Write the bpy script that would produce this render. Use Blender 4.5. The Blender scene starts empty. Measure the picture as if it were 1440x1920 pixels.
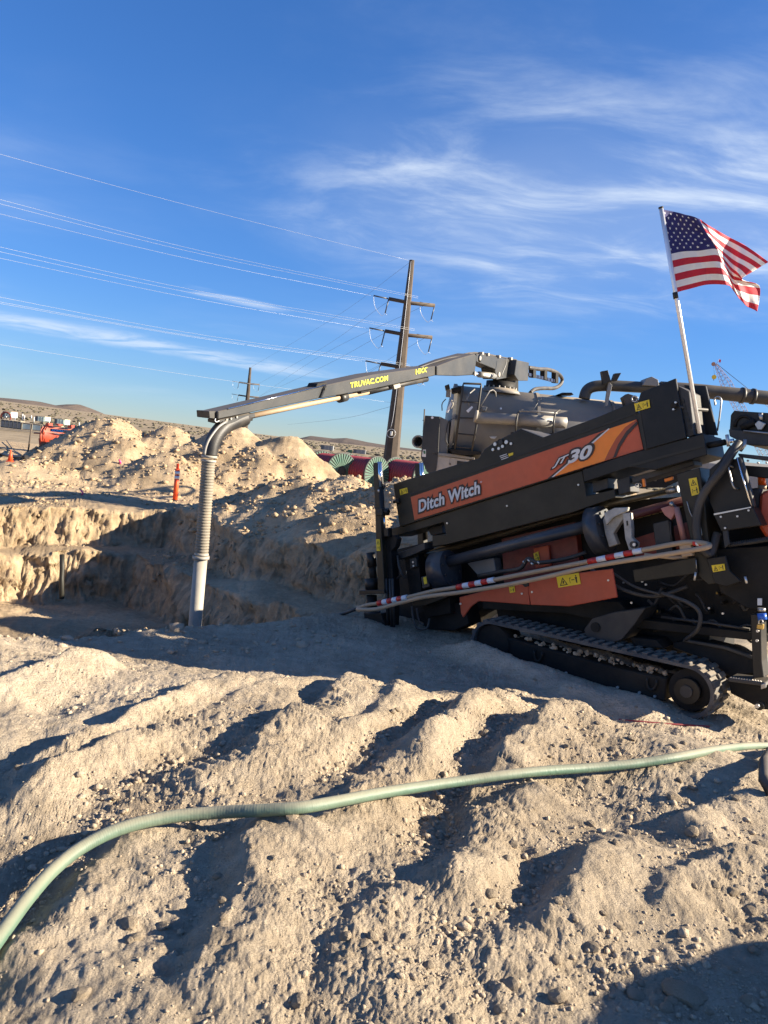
import bpy, bmesh, math, random
import numpy as np
from mathutils import Vector, Matrix
random.seed(7); np.random.seed(7)
R = math.radians
SC = bpy.context.scene
COL = SC.collection

# ------------------------------------------------------------------ camera
FPX, PW, PH = 1442.0, 1440.0, 1920.0          # focal length in photo pixels
CAM = Vector((0.0, 0.0, 2.3)); PITCH, ROLL = R(4.76), R(6.0)
Fw = Vector((0, math.cos(PITCH), -math.sin(PITCH))); Uw = Vector((0, math.sin(PITCH), math.cos(PITCH))); Xw = Vector((1, 0, 0))
camx = Xw*math.cos(ROLL) + Uw*math.sin(ROLL); camy = -Xw*math.sin(ROLL) + Uw*math.cos(ROLL)
cd = bpy.data.cameras.new('camera'); cam = bpy.data.objects.new('camera', cd); COL.objects.link(cam)
cd.sensor_fit = 'HORIZONTAL'; cd.sensor_width = 36.0; cd.lens = 36.0*FPX/PW
cd.clip_start = 0.05; cd.clip_end = 30000
cam.matrix_world = Matrix(((camx.x, camy.x, -Fw.x, CAM.x), (camx.y, camy.y, -Fw.y, CAM.y), (camx.z, camy.z, -Fw.z, CAM.z), (0, 0, 0, 1)))
SC.camera = cam

# ------------------------------------------------------------------ sky, sun, exposure
SUN_EL, SUN_BACK = R(22.0), R(2.0)            # the sun stands to the right, a little behind the camera
to_sun = Vector((math.cos(SUN_EL)*math.cos(SUN_BACK), -math.cos(SUN_EL)*math.sin(SUN_BACK), math.sin(SUN_EL)))
SC.view_settings.view_transform = 'Standard'; SC.view_settings.look = 'None'
SC.view_settings.exposure = 1.58; SC.view_settings.gamma = 1.0; SC.view_settings.use_curve_mapping = False
wd = bpy.data.worlds.new('World'); SC.world = wd; wd.use_nodes = True
nt = wd.node_tree; nt.nodes.clear()
def N(t, **kw):
    n = nt.nodes.new(t)
    for k, v in kw.items(): setattr(n, k, v)
    return n
def lk(a, b): nt.links.new(a, b)
def mth(op, a, b=None, clamp=False):
    n = N('ShaderNodeMath', operation=op); n.use_clamp = clamp
    for i, v in enumerate((a, b)):
        if v is None: continue
        if isinstance(v, (int, float)): n.inputs[i].default_value = v
        else: lk(v, n.inputs[i])
    return n.outputs[0]
out = N('ShaderNodeOutputWorld'); bg = N('ShaderNodeBackground'); bg.inputs[1].default_value = 0.06
sky = N('ShaderNodeTexSky', sky_type='NISHITA'); sky.sun_disc = False
sky.sun_elevation = SUN_EL; sky.sun_rotation = math.atan2(to_sun.x, to_sun.y)
sky.altitude = 2000; sky.air_density = 1.0; sky.dust_density = 0.0; sky.ozone_density = 4.0
tc = N('ShaderNodeTexCoord'); sep = N('ShaderNodeSeparateXYZ'); lk(tc.outputs['Generated'], sep.inputs[0])
VEIL = (8.8, 3.7, 0)
zc = mth('MAXIMUM', sep.outputs[2], 0.0); zz = mth('ADD', zc, 0.10)
cb = N('ShaderNodeCombineXYZ'); lk(mth('DIVIDE', sep.outputs[0], zz), cb.inputs[0]); lk(mth('DIVIDE', sep.outputs[1], zz), cb.inputs[1])
def noise(vec, scale, detail, rough, dist=0.0, loc=(0, 0, 0), rot=0.0, sc=(1, 1, 1)):
    mp = N('ShaderNodeMapping'); lk(vec, mp.inputs[0]); mp.inputs['Location'].default_value = loc
    mp.inputs['Rotation'].default_value = (0, 0, rot); mp.inputs['Scale'].default_value = sc
    nn = N('ShaderNodeTexNoise'); lk(mp.outputs[0], nn.inputs['Vector'])
    nn.inputs['Scale'].default_value = scale; nn.inputs['Detail'].default_value = detail
    nn.inputs['Roughness'].default_value = rough; nn.inputs['Distortion'].default_value = dist
    return nn.outputs['Fac']
def ramp(v, a, b):
    n = N('ShaderNodeMapRange'); n.interpolation_type = 'SMOOTHSTEP'; lk(v, n.inputs[0])
    n.inputs[1].default_value = a; n.inputs[2].default_value = b; return n.outputs[0]
warp = N('ShaderNodeTexNoise'); lk(cb.outputs[0], warp.inputs['Vector']); warp.inputs['Scale'].default_value = .7; warp.inputs['Detail'].default_value = 3
wv = N('ShaderNodeVectorMath', operation='MULTIPLY_ADD'); lk(warp.outputs['Color'], wv.inputs[0]); wv.inputs[1].default_value = (.9, .9, 0); lk(cb.outputs[0], wv.inputs[2]); wvo = wv.outputs[0]
wisp = ramp(noise(wvo, 1.5, 10, 0.60, 0.35, (3.1, 0.7, 0), R(-35), (1.0, 1.9, 1)), 0.40, 0.92)
veil = ramp(noise(wvo, 0.42, 5, 0.5, 0.2, VEIL, R(-20), (1.0, 1.25, 1)), 0.42, 0.68)
streak = ramp(noise(wvo, 0.36, 6, 0.5, 0.2, (7.7, 2.2, 0), R(12), (0.6, 2.0, 1)), 0.58, 0.72)
def cpl(px, py):
    d = (Fw+camx*((px-720)/FPX)+camy*((960-py)/FPX)).normalized(); return Vector((d.x/(d.z+.1), d.y/(d.z+.1)))
def dotp(c, e):
    q = N('ShaderNodeVectorMath', operation='SUBTRACT'); lk(cb.outputs[0], q.inputs[0]); q.inputs[1].default_value = (c.x, c.y, 0)
    r = N('ShaderNodeVectorMath', operation='DOT_PRODUCT'); lk(q.outputs[0], r.inputs[0]); r.inputs[1].default_value = (e.x, e.y, 0); return r.outputs['Value']
soft = noise(cb.outputs[0], 1.6, 6, .6, .3, (2, 4, 0)); lumps = noise(wvo, 2.4, 8, .6, .3, (9, 1, 0), R(-15), (1, 1.8, 1))
def band(A, Bq, hw, amp):
    e = Bq-A; l = e.length; e = e/l; nn = Vector((-e.y, e.x)); al = mth('DIVIDE', dotp(A, e), l)
    ac = mth('ABSOLUTE', mth('ADD', dotp(A, nn), mth('MULTIPLY', mth('SUBTRACT', soft, .5), amp)))
    return mth('MULTIPLY', mth('SUBTRACT', 1.0, ramp(ac, hw*.15, hw)), mth('MULTIPLY', ramp(al, -.05, .2), mth('SUBTRACT', 1.0, ramp(al, .75, 1.1))))
low = mth('MULTIPLY', band(cpl(-250, 560), cpl(640, 715), .30, .30), ramp(lumps, .30, .62)); low2 = mth('MULTIPLY', band(cpl(340, 540), cpl(540, 585), .10, .12), ramp(lumps, .35, .65))
cA, cB = cpl(1250, 540), cpl(1250, 380); ex = Vector((1.0, 0)); ey = (cB-cA).normalized()
rx_ = (cpl(1780, 450)-cpl(1150, 450)).length; ry_ = (cpl(1150, 90)-cpl(1150, 400)).length
uu = mth('DIVIDE', dotp(cpl(1180, 430), ex), rx_); vv_ = mth('DIVIDE', dotp(cpl(1180, 430), Vector((0, 1.0))), ry_)
rad = mth('ADD', mth('SQRT', mth('ADD', mth('MULTIPLY', uu, uu), mth('MULTIPLY', vv_, vv_))), mth('MULTIPLY', mth('SUBTRACT', soft, .5), .9))
field = mth('SUBTRACT', 1.0, ramp(rad, .35, 1.55))
cl = mth('ADD', mth('MULTIPLY', wisp, mth('ADD', mth('MULTIPLY', field, 1.15), mth('MULTIPLY', veil, .35))), mth('ADD', mth('MULTIPLY', field, .10), mth('MULTIPLY', veil, 0.10)))
cl = mth('ADD', cl, mth('ADD', mth('MULTIPLY', low, .62), mth('MULTIPLY', low2, .45)))
cl = mth('MULTIPLY', cl, ramp(sep.outputs[2], 0.01, 0.07), True)
cl = mth('MINIMUM', cl, 0.8)
hs = N('ShaderNodeHueSaturation'); lk(sky.outputs[0], hs.inputs['Color']); hs.inputs['Saturation'].default_value = 1.14
hs.inputs['Value'].default_value = 1.0
bw = N('ShaderNodeRGBToBW'); lk(sky.outputs[0], bw.inputs[0])          # soft shoulder, as the camera's own response gives
sh = N('ShaderNodeVectorMath', operation='SCALE'); tint = N('ShaderNodeVectorMath', operation='MULTIPLY'); lk(hs.outputs[0], tint.inputs[0]); tint.inputs[1].default_value = (.90, .98, 1.16)
lk(tint.outputs[0], sh.inputs[0]); lk(mth('DIVIDE', 1.28, mth('ADD', 1.0, mth('MULTIPLY', bw.outputs[0], .19))), sh.inputs['Scale'])
mixc = N('ShaderNodeMix', data_type='RGBA'); lk(cl, mixc.inputs[0]); lk(sh.outputs[0], mixc.inputs[6]); mixc.inputs[7].default_value = (4.6, 5.2, 6.0, 1)
lk(mixc.outputs[2], bg.inputs[0]); lk(bg.outputs[0], out.inputs[0])
sl = bpy.data.lights.new('sun', 'SUN'); sl.energy = 5.0; sl.angle = R(0.5); sl.color = (1.0, 0.88, 0.69)
so = bpy.data.objects.new('sun', sl); COL.objects.link(so); so.rotation_euler = (-to_sun).to_track_quat('-Z', 'Y').to_euler()
so.location = (20, -8, 20)

# ------------------------------------------------------------------ pixel helpers
def ray(px, py):
    return Fw + camx*((px-720.0)/FPX) + camy*((960.0-py)/FPX)
def at(px, py, Y):
    d = ray(px, py); return CAM + d*(Y/d.y)
def gz(px, py, z):
    d = ray(px, py); return CAM + d*((z-CAM.z)/d.z)

# ------------------------------------------------------------------ materials
def new_mat(name):
    m = bpy.data.materials.new(name); m.use_nodes = True
    t = m.node_tree; b = t.nodes['Principled BSDF']; return m, t, b
DUST = (0.36, 0.29, 0.205)
def M(name, col, rough=0.45, metal=0.0, dust=0.12, var=0.12, bump=0.0, scale=9.0, spec=0.5, up=0.5):
    """painted or bare surface: tone variation, dust that settles in patches and on upward faces, fine relief"""
    m, t, b = new_mat(name)
    L = t.links.new
    co = t.nodes.new('ShaderNodeTexCoord')
    n1 = t.nodes.new('ShaderNodeTexNoise'); n1.inputs['Scale'].default_value = scale; n1.inputs['Detail'].default_value = 6; n1.inputs['Roughness'].default_value = .65
    L(co.outputs['Object'], n1.inputs['Vector'])
    n2 = t.nodes.new('ShaderNodeTexNoise'); n2.inputs['Scale'].default_value = scale*0.28; n2.inputs['Detail'].default_value = 5
    L(co.outputs['Object'], n2.inputs['Vector'])
    mr = t.nodes.new('ShaderNodeMapRange'); L(n1.outputs['Fac'], mr.inputs[0]); mr.inputs[1].default_value = .3; mr.inputs[2].default_value = .7
    mr.inputs[3].default_value = 1-var; mr.inputs[4].default_value = 1+var
    vm = t.nodes.new('ShaderNodeVectorMath'); vm.operation = 'SCALE'; vm.inputs[0].default_value = col[:3]; L(mr.outputs[0], vm.inputs['Scale'])
    geo = t.nodes.new('ShaderNodeNewGeometry'); sp = t.nodes.new('ShaderNodeSeparateXYZ'); L(geo.outputs['Normal'], sp.inputs[0])
    m1 = t.nodes.new('ShaderNodeMapRange'); L(n2.outputs['Fac'], m1.inputs[0]); m1.inputs[1].default_value = .38; m1.inputs[2].default_value = .68
    m1.inputs[3].default_value = 0; m1.inputs[4].default_value = dust
    m2 = t.nodes.new('ShaderNodeMapRange'); L(sp.outputs[2], m2.inputs[0]); m2.inputs[1].default_value = .25; m2.inputs[2].default_value = .95
    m2.inputs[3].default_value = 0; m2.inputs[4].default_value = up*min(1, dust*4)
    ad = t.nodes.new('ShaderNodeMath'); ad.operation = 'ADD'; ad.use_clamp = True; L(m1.outputs[0], ad.inputs[0]); L(m2.outputs[0], ad.inputs[1])
    mx = t.nodes.new('ShaderNodeMix'); mx.data_type = 'RGBA'; L(ad.outputs[0], mx.inputs[0]); L(vm.outputs[0], mx.inputs[6]); mx.inputs[7].default_value = DUST+(1,)
    L(mx.outputs[2], b.inputs['Base Color'])
    r2 = t.nodes.new('ShaderNodeMapRange'); L(ad.outputs[0], r2.inputs[0]); r2.inputs[3].default_value = rough; r2.inputs[4].default_value = .95
    L(r2.outputs[0], b.inputs['Roughness']); b.inputs['Metallic'].default_value = metal
    b.inputs['Specular IOR Level'].default_value = spec
    if bump:
        bp = t.nodes.new('ShaderNodeBump'); bp.inputs['Strength'].default_value = bump; bp.inputs['Distance'].default_value = .01
        n3 = t.nodes.new('ShaderNodeTexNoise'); n3.inputs['Scale'].default_value = scale*5; n3.inputs['Detail'].default_value = 4
        L(co.outputs['Object'], n3.inputs['Vector']); L(n3.outputs['Fac'], bp.inputs['Height']); L(bp.outputs[0], b.inputs['Normal'])
    return m
def dirt(name, c_lo, c_hi, fine=26.0, bumpd=0.02, strata=False):
    m, t, b = new_mat(name); L = t.links.new
    co = t.nodes.new('ShaderNodeTexCoord')
    def nz(s, d=6, r=.6):
        n = t.nodes.new('ShaderNodeTexNoise'); n.inputs['Scale'].default_value = s; n.inputs['Detail'].default_value = d; n.inputs['Roughness'].default_value = r
        L(co.outputs['Object'], n.inputs['Vector']); return n.outputs['Fac']
    a, f = nz(.55, 8, .62), nz(fine*.35, 8, .7)
    mx = t.nodes.new('ShaderNodeMath'); mx.operation = 'MULTIPLY_ADD'; L(f, mx.inputs[0]); mx.inputs[1].default_value = .55
    sc = t.nodes.new('ShaderNodeMath'); sc.operation = 'MULTIPLY'; L(a, sc.inputs[0]); sc.inputs[1].default_value = .55; L(sc.outputs[0], mx.inputs[2])
    rp = t.nodes.new('ShaderNodeValToRGB'); L(mx.outputs[0], rp.inputs[0])
    e = rp.color_ramp.elements; e[0].position = .42; e[0].color = c_lo+(1,); e[1].position = .68; e[1].color = c_hi+(1,)
    src = rp.outputs[0]
    if strata:                                   # sedimentary bands of slightly different earth, laid down level
        sp = t.nodes.new('ShaderNodeSeparateXYZ'); L(co.outputs['Object'], sp.inputs[0])
        cbn = t.nodes.new('ShaderNodeCombineXYZ')
        for i, k in ((0, .08), (1, .08), (2, 2.6)):
            q = t.nodes.new('ShaderNodeMath'); q.operation = 'MULTIPLY'; L(sp.outputs[i], q.inputs[0]); q.inputs[1].default_value = k; L(q.outputs[0], cbn.inputs[i])
        n = t.nodes.new('ShaderNodeTexNoise'); n.inputs['Scale'].default_value = 1.3; n.inputs['Detail'].default_value = 5; L(cbn.outputs[0], n.inputs['Vector'])
        mr = t.nodes.new('ShaderNodeMapRange'); L(n.outputs['Fac'], mr.inputs[0]); mr.inputs[1].default_value = .35; mr.inputs[2].default_value = .65
        mr.inputs[3].default_value = .80; mr.inputs[4].default_value = 1.12
        v = t.nodes.new('ShaderNodeVectorMath'); v.operation = 'SCALE'; L(src, v.inputs[0]); L(mr.outputs[0], v.inputs['Scale']); src = v.outputs[0]
    if strata or name == 'clod':                 # browner subsoil round the excavation and in the spoil heaps
        sp2 = t.nodes.new('ShaderNodeSeparateXYZ'); L(co.outputs['Object'], sp2.inputs[0]); ja = t.nodes.new('ShaderNodeMath'); ja.operation = 'MULTIPLY_ADD'; L(a, ja.inputs[0]); ja.inputs[1].default_value = 7.0; L(sp2.outputs[1], ja.inputs[2])
        ys = t.nodes.new('ShaderNodeMapRange'); L(ja.outputs[0], ys.inputs[0]); ys.inputs[1].default_value = 11.5; ys.inputs[2].default_value = 16.5
        mb = t.nodes.new('ShaderNodeMix'); mb.data_type = 'RGBA'; mb.blend_type = 'MULTIPLY'; L(ys.outputs[0], mb.inputs[0]); L(src, mb.inputs[6]); mb.inputs[7].default_value = (.87, .80, .70, 1); src = mb.outputs[2]
    L(src, b.inputs['Base Color']); b.inputs['Roughness'].default_value = .95; b.inputs['Specular IOR Level'].default_value = .15
    vo = t.nodes.new('ShaderNodeTexVoronoi'); vo.inputs['Scale'].default_value = fine*1.3; L(co.outputs['Object'], vo.inputs['Vector'])
    h = t.nodes.new('ShaderNodeMath'); h.operation = 'MULTIPLY_ADD'; L(vo.outputs['Distance'], h.inputs[0]); h.inputs[1].default_value = -.5; L(nz(fine, 8, .75), h.inputs[2])
    bp = t.nodes.new('ShaderNodeBump'); bp.inputs['Strength'].default_value = 1.0; bp.inputs['Distance'].default_value = bumpd
    L(h.outputs[0], bp.inputs['Height'])
    b2 = t.nodes.new('ShaderNodeBump'); b2.inputs['Strength'].default_value = .9; b2.inputs['Distance'].default_value = bumpd*.32
    v2 = t.nodes.new('ShaderNodeTexVoronoi'); v2.inputs['Scale'].default_value = fine*4.2; L(co.outputs['Object'], v2.inputs['Vector'])
    h2 = t.nodes.new('ShaderNodeMath'); h2.operation = 'MULTIPLY_ADD'; L(v2.outputs['Distance'], h2.inputs[0]); h2.inputs[1].default_value = -.7; L(nz(fine*5, 6, .8), h2.inputs[2])
    L(h2.outputs[0], b2.inputs['Height']); L(bp.outputs[0], b2.inputs['Normal']); L(b2.outputs[0], b.inputs['Normal'])
    return m
MAT = {}
MAT['dirt'] = dirt('dirt', (.37, .29, .20), (.61, .50, .365), 24, .022, True)
MAT['clod'] = dirt('clod', (.40, .315, .22), (.56, .455, .33), 30, .012)
MAT['plain'] = dirt('plain', (.20, .155, .10), (.36, .285, .19), .05, .3)
MAT['hill'] = dirt('hill', (.085, .07, .062), (.16, .125, .10), .012, 4.0)
MAT['black'] = M('black_paint', (.0085, .008, .0072), .42, 0, .05, .35, spec=.35, up=.2)
MAT['olive'] = M('olive_black_paint', (.018, .0155, .0095), .42, 0, .05, .25, spec=.35, up=.2)
MAT['dark'] = M('grimy_dark_steel', (.006, .006, .006), .65, 0, .05, .35, .3, spec=.3, up=.2)
MAT['greydark'] = M('dark_grey_steel', (.026, .027, .029), .5, .2, .12, .2, up=.3)
MAT['red'] = M('machine_red_paint', (.44, .065, .024), .4, 0, .06, .1)
MAT['redstripe'] = M('stripe_red', (.56, .095, .03), .38, 0, .05, .08)
MAT['deepred'] = M('engine_red_paint', (.16, .02, .014), .5, 0, .1, .25)
MAT['orange'] = M('stripe_orange', (.95, .25, .02), .38, 0, .03, .05)
MAT['rust'] = M('stripe_rust', (.42, .075, .02), .38, 0, .03, .05)
MAT['white'] = M('letter_white', (.72, .70, .66), .5, 0, .05, .05)
MAT['letterdark'] = M('letter_outline', (.05, .028, .02), .5, 0, .02, .05)
MAT['yellow'] = M('label_yellow', (.78, .56, .02), .45, 0, .04, .05)
MAT['ink'] = M('label_ink', (.02, .018, .012), .6, 0, 0, 0)
MAT['blue_black'] = M('blue_black_tube', (.018, .026, .040), .33, 0, .12, .3, .2)
MAT['chrome'] = M('chrome_rod', (.82, .82, .82), .12, 1, .02, .03)
MAT['steel'] = M('bare_steel', (.42, .41, .40), .38, .9, .15, .12)
MAT['zinc'] = M('zinc_bolt', (.62, .61, .58), .4, .8, .05, .05)
MAT['tan'] = M('tan_rail_paint', (.42, .30, .19), .5, 0, .2, .1)
MAT['tape_red'] = M('tape_red', (.55, .025, .02), .4, 0, .04, .05)
MAT['tape_white'] = M('tape_white', (.74, .75, .78), .4, 0, .04, .05)
MAT['rubber'] = M('track_rubber', (.055, .056, .060), .75, 0, .30, .25, .5, 14)
MAT['hoseblack'] = M('black_hose', (.018, .018, .02), .5, 0, .12, .2, .2)
MAT['brass'] = M('brass', (.55, .36, .10), .35, .8, .1, .1)
MAT['bronze'] = M('worn_pipe', (.105, .085, .052), .38, .6, .12, .3, .3)
MAT['maroon'] = M('maroon_tube', (.10, .015, .022), .4, 0, .1, .2)
MAT['chain'] = M('chain_plate', (.42, .33, .16), .5, .5, .15, .2)
MAT['wrench'] = M('muddy_cast_steel', (.40, .38, .34), .6, .2, .4, .3, .6)
MAT['pink'] = M('faded_red_cylinder', (.40, .16, .13), .45, .1, .2, .15)
MAT['beacon'] = M('amber_lens', (.85, .13, .01), .15, 0, 0, .03)
MAT['bluecap'] = M('blue_plastic', (.02, .12, .55), .35, 0, .03, .05)
MAT['aluminium'] = M('aluminium_pole', (.82, .82, .83), .32, .5, .0, .03)
MAT['tank'] = M('tank_grey_paint', (.115, .122, .128), .42, 0, .35, .15, .1, 2.2, up=.6)
MAT['boomgrey'] = M('boom_grey_paint', (.028, .030, .032), .45, 0, .07, .2, .1, 5, up=.8)
MAT['cabinet'] = M('cabinet_grey', (.36, .34, .31), .5, 0, .3, .1)
MAT['pipegrey'] = M('dusty_grey_pipe', (.20, .205, .205), .45, .2, .35, .15, .1, 4)
MAT['truckyellow'] = M('letter_yellow', (.85, .82, .05), .5, 0, .1, .1)
MAT['ribhose'] = M('dusty_ribbed_hose', (.20, .175, .135), .7, 0, .5, .2, .3, 12)
MAT['nozzle'] = M('galvanised_nozzle', (.34, .325, .285), .55, 0, .3, .12, .2, 6)
MAT['greenhose'] = M('green_hose', (.085, .155, .11), .5, 0, .22, .15, .25, 7)
MAT['corten'] = M('weathered_steel_pole', (.062, .044, .032), .8, 0, .10, .3, .3, 1.5)
MAT['wire'] = M('aluminium_wire', (.45, .46, .48), .4, .3, 0, 0)
MAT['insul'] = M('grey_insulator', (.06, .065, .075), .4, 0, 0, .05)
MAT['reelgreen'] = M('reel_green_slats', (.055, .15, .11), .6, 0, .15, .2)
MAT['reelblack'] = M('reel_black', (.02, .025, .025), .6, 0, .05, .1)
MAT['conduit'] = M('red_conduit', (.22, .008, .022), .4, 0, .06, .1)
MAT['coil_top'] = M('sunlit_red_conduit', (.55, .045, .045), .4, 0, .08, .1)  # brighter copy of the conduit red, sunlight put into its colour
MAT['safety'] = M('safety_orange', (.95, .09, .02), .5, 0, .05, .06)
MAT['reflect'] = M('reflective_band', (.80, .80, .80), .35, 0, .05, .05)
MAT['tankred'] = M('trailer_red', (.42, .06, .03), .42, 0, .15, .12)
MAT['bannerblue'] = M('banner_dark', (.01, .02, .06), .4, 0, 0, .05)
MAT['letterblue'] = M('letter_blue', (.06, .30, .80), .4, 0, 0, .05)
MAT['mint'] = M('mint_panel', (.50, .60, .54), .6, 0, .2, .1, 0, 3)
MAT['palewood'] = M('pale_timber', (.50, .42, .30), .8, 0, .2, .15)
MAT['slate'] = M('slate_panel', (.09, .105, .12), .6, 0, .1, .1)
MAT['contgrey'] = M('container_grey', (.22, .23, .24), .6, 0, .2, .1)
MAT['contgreen'] = M('container_green', (.03, .13, .07), .6, 0, .1, .1)
MAT['cranered'] = M('crane_red', (.36, .17, .11), .6, 0, .05, .1)
MAT['craneyellow'] = M('crane_yellow', (.75, .50, .03), .5, 0, .05, .1)
MAT['pinkflag'] = M('pink_flagging', (.95, .06, .25), .5, 0, 0, .05)
MAT['flagred'] = M('flag_red', (.50, .015, .035), .75, 0, 0, .1, .2, 20)
MAT['flagwhite'] = M('flag_white', (.78, .76, .72), .75, 0, 0, .05, .2, 20)
MAT['flagblue'] = M('flag_blue', (.022, .020, .12), .75, 0, 0, .15, .2, 20)

# ------------------------------------------------------------------ mesh helpers
def tag(o, label=None, cat=None, group=None, kind=None):
    for k, v in (('label', label), ('category', cat), ('group', group), ('kind', kind)):
        if v: o[k] = v
    return o
def link(name, me, mat=None, parent=None, smooth=False):
    o = bpy.data.objects.new(name, me); COL.objects.link(o)
    if mat is not None and not me.materials: me.materials.append(MAT[mat] if isinstance(mat, str) else mat)
    if parent is not None: o.parent = parent
    if smooth:
        me.polygons.foreach_set('use_smooth', [True]*len(me.polygons))
    return o
def mesh_from(name, v, f):
    me = bpy.data.meshes.new(name); me.from_pydata([tuple(p) for p in v], [], f); me.update(); return me
def bm_mesh(name, bm, autosmooth=False):
    bmesh.ops.recalc_face_normals(bm, faces=bm.faces)
    me = bpy.data.meshes.new(name); bm.to_mesh(me); bm.free(); return me
def empty(name, loc=(0, 0, 0), rz=0.0):
    o = bpy.data.objects.new(name, None); COL.objects.link(o); o.location = loc; o.rotation_euler = (0, 0, rz); o.empty_display_size = .2; return o
def bm_prism(bm, pts, ext, bevel=0.0):
    """closed prism: polygon pts (Vectors), extruded by vector ext"""
    vs = [bm.verts.new(p) for p in pts]; ws = [bm.verts.new(Vector(p)+ext) for p in pts]
    n = len(vs); fs = [bm.faces.new(vs), bm.faces.new(ws[::-1])]
    for i in range(n): fs.append(bm.faces.new((vs[i], ws[i], ws[(i+1) % n], vs[(i+1) % n])))
    if bevel:
        es = list({e for f in fs for e in f.edges})
        bmesh.ops.recalc_face_normals(bm, faces=fs)
        try: bmesh.ops.bevel(bm, geom=es, offset=bevel, offset_type='OFFSET', segments=1, profile=.5, affect='EDGES', clamp_overlap=True)
        except Exception: pass
def bm_box(bm, c, size, ax=None, bevel=0.0):
    ax = ax or (Vector((1, 0, 0)), Vector((0, 1, 0)), Vector((0, 0, 1))); c = Vector(c)
    a, b, d = (ax[i]*(size[i]/2) for i in range(3))
    bm_prism(bm, [c-a-b-d, c+a-b-d, c+a+b-d, c-a+b-d], d*2, bevel)
def frame_for(d):
    d = d.normalized(); u = Vector((0, 0, 1)) if abs(d.z) < .9 else Vector((1, 0, 0))
    a = d.cross(u).normalized(); return a, a.cross(d).normalized()
def bm_cyl(bm, p0, p1, r0, r1=None, seg=20, caps=True):
    p0, p1 = Vector(p0), Vector(p1); r1 = r0 if r1 is None else r1
    a, b = frame_for(p1-p0)
    A = [bm.verts.new(p0+(a*math.cos(t)+b*math.sin(t))*r0) for t in (2*math.pi*i/seg for i in range(seg))]
    B = [bm.verts.new(p1+(a*math.cos(t)+b*math.sin(t))*r1) for t in (2*math.pi*i/seg for i in range(seg))]
    for i in range(seg):
        f = bm.faces.new((A[i], A[(i+1) % seg], B[(i+1) % seg], B[i])); f.smooth = True
    if caps: bm.faces.new(A[::-1]); bm.faces.new(B)
def spline(pts, n):
    """Catmull-Rom through pts (list of Vectors), n samples per span"""
    P = [Vector(p) for p in pts]; P = [P[0]*2-P[1]]+P+[P[-1]*2-P[-2]]; o = []
    for i in range(1, len(P)-2):
        for k in range(n):
            t = k/n; a, b, c, d = P[i-1], P[i], P[i+1], P[i+2]
            o.append(.5*((2*b)+(c-a)*t+(2*a-5*b+4*c-d)*t*t+(3*b-a-3*c+d)*t**3))
    o.append(P[-2]); return o
def bm_tube(bm, pts, r, seg=10, caps=True, rfun=None):
    pts = [Vector(p) for p in pts]; n = len(pts); rings = []
    d = (pts[1]-pts[0]).normalized(); a, b = frame_for(d)
    for i, p in enumerate(pts):
        d2 = (pts[min(i+1, n-1)]-pts[max(i-1, 0)]).normalized()
        q = d.rotation_difference(d2); a = q @ a; b = q @ b; d = d2
        rr = rfun(i/(n-1)) if rfun else r
        rings.append([bm.verts.new(p+(a*math.cos(t)+b*math.sin(t))*rr) for t in (2*math.pi*k/seg for k in range(seg))])
    for i in range(n-1):
        for k in range(seg):
            f = bm.faces.new((rings[i][k], rings[i][(k+1) % seg], rings[i+1][(k+1) % seg], rings[i+1][k])); f.smooth = True
    if caps: bm.faces.new(rings[0][::-1]); bm.faces.new(rings[-1])
def cyl(name, p0, p1, r0, mat, parent=None, r1=None, seg=20):
    bm = bmesh.new(); bm_cyl(bm, p0, p1, r0, r1, seg); return link(name, bm_mesh(name, bm), mat, parent)
def tube(name, pts, r, mat, parent=None, sm=0, seg=10, rfun=None):
    bm = bmesh.new(); bm_tube(bm, spline(pts, sm) if sm else pts, r, seg, True, rfun); return link(name, bm_mesh(name, bm), mat, parent)
def box(name, c, size, mat, parent=None, ax=None, bevel=.006):
    bm = bmesh.new(); bm_box(bm, c, size, ax, bevel); return link(name, bm_mesh(name, bm), mat, parent)
def text_mesh(body, bold=0.0, shear=0.0, depth=.01, spacing=1.0):
    c = bpy.data.curves.new('lettering', 'FONT'); c.body = body; c.offset = bold; c.shear = shear; c.extrude = depth; c.space_character = spacing; c.resolution_u = 4
    o = bpy.data.objects.new('lettering_tmp', c); COL.objects.link(o); bpy.context.view_layer.update()
    dg = bpy.context.evaluated_depsgraph_get(); me = bpy.data.meshes.new_from_object(o.evaluated_get(dg))
    bpy.data.objects.remove(o); bpy.data.curves.remove(c); return me
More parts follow.
